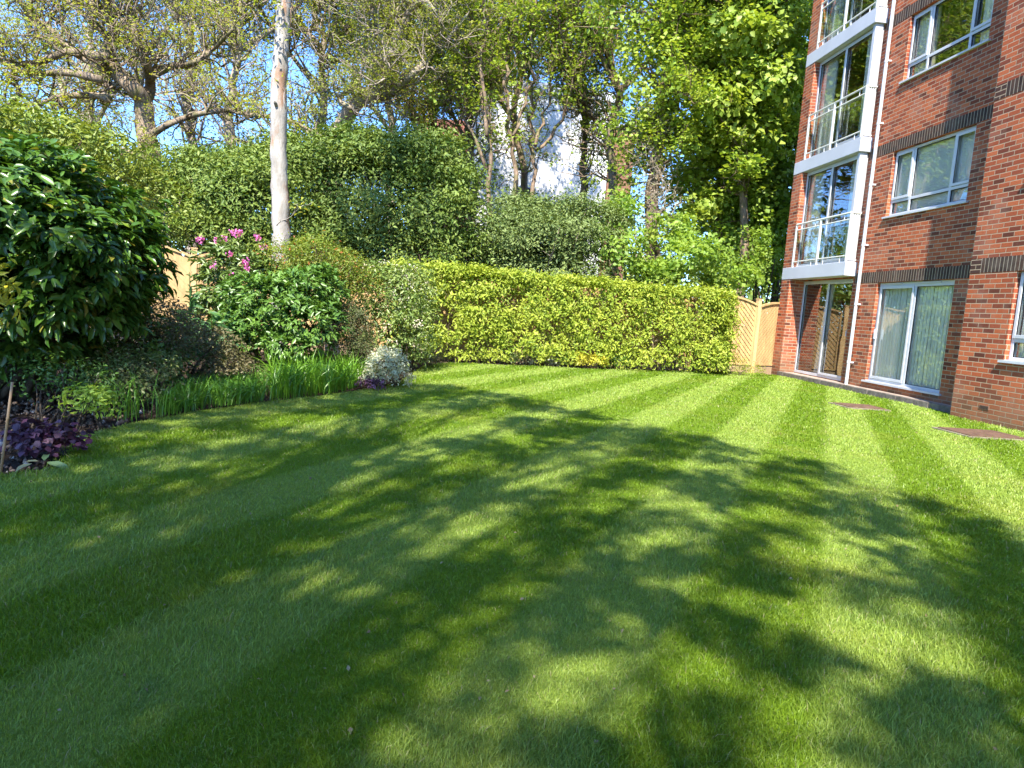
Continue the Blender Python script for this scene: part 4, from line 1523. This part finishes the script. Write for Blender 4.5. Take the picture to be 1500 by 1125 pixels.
# --- ivy clad tree and the leafy maples on the right
def maple(name, lab, trunk, dist, r0, blobs, ncl, per, mat, bark, seed, group=None, kids=30, klen=1.5, size=.115, keep=.5, crad=.19):
    w = Wood(seed)
    pts = [at(x, y, dist) for x, y in trunk]
    base = ground_under(pts[0])
    w.limb([base] + pts, r0, r0 * .3, kids, klen, 10, .25, 2, .35, .03)
    C, nn = blob_clumps(blobs, ncl, seed, .3, .35)
    tips = [pts[i] for i in range(1, len(pts))]
    for i in range(0, len(C), max(1, len(C) // 40)):       # limbs out to the leaf clumps
        s_ = min(tips, key=lambda q: np.linalg.norm(q - C[i]) + (2 if q[2] > C[i][2] else 0))
        md = (s_ + C[i]) / 2 + np.array([w.rg.uniform(-.3, .3), w.rg.uniform(-.3, .3), w.rg.uniform(-.1, .4)])
        w.limb([s_, md, C[i]], .045, .012, 2, .7, 6, .2, 1)
    return make_tree(name, base * [1, 1, 0], lab, 'tree', w, BK[bark], LM[mat], per * 1.65, crad, size, seed + 3, wr=.9, group=group, extra=(C, nn), keep=keep)


maple('ivy_clad_tree', 'tall tree with shaggy ivy stems round its trunk right of the white building', [(955, 400), (953, 340), (957, 270), (966, 210), (970, 140), (985, 60), (1000, -20), (1005, -150), (1010, -300)], 20.5, .26,
      [B(915, 30, 20.3, 60, 50, 1.4), B(960, 110, 20, 60, 50, 1.2), B(1000, -60, 20.5, 120, 90, 2), B(915, 190, 20.6, 40, 45, 1), B(930, -80, 21, 100, 80, 2), B(985, 350, 19.6, 30, 26, .6), B(900, 270, 20.8, 40, 35, .8)],
      330, 11, 'maple', 'ivy', 120, kids=60, klen=1.1, keep=.35)
iv = bpy.data.objects['ivy_clad_tree']
w = Wood(121)
for i in range(150):
    t_ = i / 150
    p = at(955 + 12 * math.sin(t_ * 5), 400 - 240 * t_, 20.25) + np.array([w.rg.gauss(0, .22), w.rg.gauss(0, .15), 0])
    w.grow(p, np.array([w.rg.gauss(0, .8), -.3, w.rg.gauss(.2, .8)]), w.rg.uniform(.4, 1.1), .013, 1, .1, .6)
w.mb.obj('ivy_stems', BK['twiggy'], iv)

GR = 'leafy trees crowding beside the brick block'
maple('leafy_maple', 'bright green leafy tree just left of the brick block with the lightest upper leaves', [(1088, 400), (1090, 330), (1085, 240), (1095, 150), (1100, 60), (1110, -60), (1115, -200)], 21.5, .17,
      [B(1080, 60, 20.6, 75, 40, 1.2), B(1140, 30, 20.8, 55, 50, 1.2), B(1120, 120, 20.6, 60, 40, 1.1), B(1050, 150, 20.6, 50, 35, 1), B(1100, -60, 21, 110, 70, 2), B(1090, 200, 21, 60, 30, 1), B(1150, 80, 21, 40, 60, 1)],
      400, 13, 'maple', 'mid', 130, GR, 24, 1.2, .16)
maple('leafy_maple', 'mid green leafy tree between the ivy clad trunk and the brightest tree', [(1045, 400), (1052, 320), (1050, 240), (1035, 140), (1030, 40), (1035, -100), (1040, -240)], 22.5, .15,
      [B(1010, 190, 21.8, 50, 45, 1.1), B(1000, 90, 22, 60, 55, 1.3), B(1030, 0, 22.4, 70, 60, 1.5), B(1020, 290, 21.9, 40, 30, .8), B(985, 300, 22, 35, 50, .8), B(1040, -120, 22.5, 90, 80, 2)],
      330, 12, 'maple', 'mid', 140, GR, 22, 1.2, .15)
maple('leafy_maple', 'darker leafy tree in the shade low down against the brick block', [(1135, 420), (1140, 330), (1148, 220), (1155, 120), (1160, 0), (1165, -150)], 23.5, .15,
      [B(1120, 270, 22.6, 60, 50, 1.3), B(1140, 340, 22.6, 50, 50, 1.2), B(1150, 200, 23, 50, 60, 1.3), B(1080, 330, 22.4, 50, 50, 1.2), B(1170, 130, 23.5, 60, 80, 1.5), B(1100, 400, 22, 60, 30, 1)],
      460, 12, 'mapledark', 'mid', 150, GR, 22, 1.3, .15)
maple('leafy_maple', 'dark leafy tree furthest back behind the gap right of the ivy clad trunk', [(1062, 400), (1064, 330), (1070, 230), (1075, 130), (1080, 20), (1090, -120)], 27, .17,
      [B(1040, 250, 26, 70, 50, 1.6), B(1100, 180, 26.5, 80, 70, 2), B(1130, 300, 26, 70, 60, 2), B(1030, 360, 25, 70, 40, 1.5), B(1060, 80, 27, 80, 80, 2)],
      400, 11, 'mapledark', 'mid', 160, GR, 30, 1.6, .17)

# --- twiggy trees filling the sky behind
for k_, (x, d_, yb, hgt, mt, bk_, lab, pr) in enumerate((
        (280, 27, 330, -160, 'olive', 'twiggy', 'grey twiggy tree behind the big gnarled tree with a straight thick trunk', 1.0),
        (375 / 2.813 * 1.0, 29, 330, -160, 'olive', 'twiggy', 'tall grey upright tree behind the left limbs of the gnarled tree', 1.0),
        (345, 25, 330, -120, 'sprig', 'twiggy', 'fine twigged tree with fresh leaves between the gnarled tree and the pale trunk', 1.0),
        (470, 29, 330, -120, 'olive', 'twiggy', 'hazy olive twiggy tree behind the leaning tree', 1.0),
        (640, 27, 330, -60, 'sprig', 'mid', 'thin tree with fresh green leaves left of the slim trees', .8),
        (850, 27, 330, -40, 'sprig', 'mid', 'thin twiggy tree in front of the right part of the white building', .7),
        (690, 25.5, 330, -60, 'maple', 'mid', 'thin leafy tree hiding the brick house left of the white building', .7),
        (575, 30, 330, -120, 'maple', 'twiggy', 'pale leafed tree far behind the leaning tree', .9),
        (760, 31, 330, -200, 'sprig', 'mid', 'tall thin tree rising behind the slim trees at the white building', .8),
        (900, 25, 330, -120, 'maple', 'mid', 'leafy thin tree before the brick edge of the white building', .8))):
    w = Wood(200 + k_)
    r_ = random.Random(k_)
    trunk = [at(x + r_.uniform(-10, 10) * (1 if i else 0), yb - (yb - hgt) * i / 7, d_) for i in range(8)]
    w.limb([ground_under(trunk[0])] + trunk, .26 * pr, .05, 60, 2.3 * pr, 9, .3, 2, .25, .05)
    for j in range(5):
        i = r_.randint(2, 6)
        a0 = trunk[i]
        sgn = 1 if j % 2 else -1
        w.limb([a0, a0 + np.array([sgn * 1.2 * pr, r_.uniform(-.8, .8), 1.3]), a0 + np.array([sgn * 2.4 * pr, r_.uniform(-1, 1), 3.0]), a0 + np.array([sgn * 3.0 * pr, r_.uniform(-1, 1), 5.0])],
               .11 * pr, .03, 26, 1.8 * pr, 7, .25, 2)
    make_tree('twiggy_tree', ground_under(trunk[0], 0), lab, 'tree', w, BK[bk_], LM[mt], 4.2, .18, .11, 210 + k_, group='twiggy trees behind the hedge and bed', keep=.75, wr=.6,
              extra=(blob_clumps([(q[0], q[1], q[2], 1.2, .9, 1.0) for q in trunk[1:]], 60 if x == 690 else 100, 230 + k_, .3, .3) if mt == 'maple' else None))

# --- evergreen masses behind the fence
def eg(name, lab, base, blobs, ncl, per, mat, seed, size=.10, rad=.16, wr=.42, stems=14, bark='twiggy', **kw):
    r = random.Random(seed)
    for b in list(blobs):          # leafy sprays that break the outline
        for _ in range(5):
            a, e = r.uniform(0, 6.28), r.uniform(.1, 1.3)
            f = r.uniform(.22, .42)
            blobs = blobs + [(b[0] + b[3] * .95 * math.cos(a) * math.cos(e), b[1] + b[4] * .95 * math.sin(a) * math.cos(e), b[2] + b[5] * r.uniform(.85, 1.15) * math.sin(e),
                              b[3] * f, b[4] * f, b[5] * f * .8)]
    return shrub(name, lab, 'tree', base, blobs, ncl, per, rad, size, mat, seed, wr, bark=bark, stems=stems, lump=.38, inner=.45, sr=.035, flat=.45, upb=.6, hollow=.42, part='crown', **kw)


eg('evergreen_tree', 'wide dark evergreen tree with grey arching branches behind the left end of the hedge', (at(590, 400, 18.5)[0], 18.5),
   [B(560, 300, 18.2, 110, 80, 1.6), B(640, 330, 18.0, 80, 65, 1.4), B(500, 290, 18.4, 70, 75, 1.4), B(560, 235, 18.8, 85, 40, 1.4), B(620, 250, 18.9, 70, 40, 1.3), B(600, 380, 17.8, 130, 40, 1.2), B(480, 350, 18, 60, 50, 1.2)],
   2000, 42, 'evergreen', 301, .11, .25)
eg('evergreen_tree', 'grey green bushy tree behind the middle of the hedge', (at(790, 400, 18.8)[0], 18.8),
   [B(790, 365, 18.5, 80, 55, 1.3), B(850, 350, 18.8, 60, 50, 1.2), B(740, 355, 18.5, 60, 50, 1.2), B(800, 405, 18.2, 110, 25, 1.0), B(760, 315, 18.9, 45, 25, .9)],
   1350, 38, 'greygreen', 302, .095, .22)
eg('evergreen_tree', 'light green bushy tree behind the bed between the gnarled tree and the pale trunk', (at(330, 400, 16.5)[0], 16.5),
   [B(330, 280, 17, 80, 50, 1.3), B(290, 310, 16.6, 70, 50, 1.2), B(370, 310, 16.4, 70, 55, 1.2), B(340, 350, 16, 80, 30, 1.0), B(400, 270, 17.4, 60, 42, 1.2), B(440, 240, 18, 50, 38, 1.2)],
   1550, 42, 'evergreen', 303, .105, .25)
eg('evergreen_tree', 'yellowish bushy tree low behind the big dark glossy shrub', (at(220, 300, 15)[0], 15),
   [B(210, 300, 15, 60, 45, 1.1), B(240, 340, 14.8, 50, 40, 1.0), B(130, 260, 15.2, 90, 40, 1.1), B(40, 230, 15.5, 90, 50, 1.2)], 650, 26, 'yellowgreen', 304, .1, .2)
eg('evergreen_tree', 'bushy green growth at the foot of the ivy clad tree behind the hedge', (at(960, 420, 19)[0], 19),
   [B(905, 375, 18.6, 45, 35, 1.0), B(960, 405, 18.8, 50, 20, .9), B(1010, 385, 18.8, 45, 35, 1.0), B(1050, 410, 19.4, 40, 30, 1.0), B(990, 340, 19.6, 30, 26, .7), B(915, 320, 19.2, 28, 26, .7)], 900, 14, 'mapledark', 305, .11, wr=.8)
eg('evergreen_tree', 'very dark evergreen behind the side fence beside the brick corner', (at(1120, 420, 22)[0], 22),
   [B(1110, 390, 21.5, 50, 45, 1.4), B(1140, 420, 21.8, 40, 40, 1.2), B(1070, 400, 22, 45, 40, 1.2)], 420, 14, 'mapledark', 306, .12, bark='dark')

# --- far wood that closes the view low down
rg = np.random.default_rng(400)
n = 2600
th = rg.uniform(-1.25, 1.15, n)
rr_ = rg.uniform(40, 52, n)
C = np.stack([rr_ * np.sin(th), rr_ * np.cos(th), rg.uniform(0, 1, n) ** .8 * (5.2 + 1.2 * np.sin(th * 23) + .9 * np.sin(th * 51))], 1)
k_ = ~((C[:, 0] > 9) & (C[:, 0] < 26) & (C[:, 1] < 16))
P, nr, cl = clump_leaves(C[k_], np.tile([[0, -.6, .8]], (k_.sum(), 1)), 16, .55, 401)
link(bpy.data.objects.new('far_woodland', leaf_mesh('far_woodland', P, .42, LM['evergreen'], nr, .6, cl)), label='far off low green woodland closing the view behind the gardens', cat='woodland', kind='stuff')

# --- the trees behind the viewer that dapple the lawn
SH = np.array([(-11, 5.6), (-8, 5.6), (-5.2, 5.8), (-3.7, 6.7), (-2.4, 8.4), (-1.5, 10.2), (-.5, 10.1), (.1, 9.6), (.55, 8.9), (1.5, 7.7), (2.3, 6.9), (3.0, 6.1), (3.4, 5.2), (3.2, 4.2), (3.0, 3.2), (3.2, 2.2), (3.0, 0), (2.4, -3), (-11, -3)])
rg = np.random.default_rng(501)
G = rg.uniform((-11, -3), (3.6, 10.4), (3200, 2))
G = G[inside(G, SH)]
GAPS = ((240, 776, 62), (372, 758, 42), (437, 826, 46), (517, 854, 46), (472, 751, 30), (497, 683, 30), (384, 688, 25), (447, 618, 38), (542, 630, 42), (618, 756, 35), (673, 680, 42),
        (668, 912, 52), (703, 786, 60), (723, 630, 32), (648, 608, 32), (738, 605, 30), (633, 1092, 70), (845, 683, 45), (991, 678, 45), (1101, 675, 40), (1006, 741, 85), (810, 751, 50),
        (780, 801, 58), (955, 830, 62), (1111, 756, 42), (1096, 801, 48), (1151, 881, 52), (1151, 826, 52), (1232, 711, 60), (1222, 781, 42), (1242, 831, 72), (1277, 952, 70), (1377, 922, 84),
        (1453, 942, 60), (1101, 1047, 34), (1202, 1092, 50), (971, 1052, 30), (905, 1037, 34), (840, 1067, 28), (1398, 1062, 60), (900, 920, 30), (760, 700, 40), (860, 620, 40), (930, 780, 40))
GP = [(gnd(x, y)[:2], rx) for x, y, rx in GAPS]      # where the sun comes through the crowns
ok = np.ones(len(G), bool)
for c, rx in GP:
    rm = rx * c[1] / FPX + .17 if c[0] < .1 and c[1] > 2.5 else rx * c[1] / FPX * .68 + .01
    ok &= ~((((G[:, 0] - c[0]) / (rm * .95 + .02)) ** 2 + ((G[:, 1] - c[1]) / (rm * 1.15 + .05)) ** 2) < 1)
nz = sines(np.column_stack([G[:, 0] * 1.3, G[:, 1] * .9, 0 * G[:, 0]]), 77, 2.6)
ok &= (nz < 1.1) | (G[:, 1] < 4)
G = G[ok]
sel = []
for g in G:
    if all((g[0] - q[0]) ** 2 + (g[1] - q[1]) ** 2 > .29 ** 2 for q in sel):
        sel.append(g)
G = np.array(sel)
hh = 6.6 + 6.0 * rg.random(len(G)) ** 1.1
C = np.column_stack([G[:, 0] - SUN[0] / -SUN[2] * hh, G[:, 1] - SUN[1] / -SUN[2] * hh, hh])
TR = np.array([(-8.5, -4.5), (-3.0, -6.0), (2.4, -6.5)])
own = np.argmin(((C[:, None, :2] - TR[None]) ** 2).sum(2), 1)
for i, lab in enumerate(('leafy tree behind the viewer on the left casting dappled shade', 'leafy tree behind the viewer in the middle casting dappled shade', 'leafy tree behind the viewer on the right casting dappled shade')):
    Ci = C[own == i]
    if not len(Ci):
        continue
    w = Wood(510 + i)
    b0 = np.array([*TR[i], -.1])
    tp = [b0, b0 + [.1, .2, 2.5], b0 + [0, .6, 5], b0 + [.2, 1.2, 8], b0 + [.1, 1.8, 11]]
    w.limb(tp, .3, .1, 0, sides=12)
    for q in Ci:
        s_ = tp[2] + (tp[4] - tp[2]) * w.rg.random() * .8
        if s_[2] > q[2]:
            s_ = tp[2]
        md = (s_ * .45 + q * .55) + np.array([w.rg.uniform(-.5, .5), w.rg.uniform(-.5, .5), w.rg.uniform(0, .7)])
        w.limb([s_, md, q], .04, .008, 3, .5, 5, .2, 1, .5)
    w.tips = [(q, q) for q in Ci]
    make_tree('shade_tree', (*TR[i], 0), lab, 'tree', w, BK['mid'], LM['canopy'], 105, .135, .115, 520 + i, wr=.75, group='trees shading the lawn')
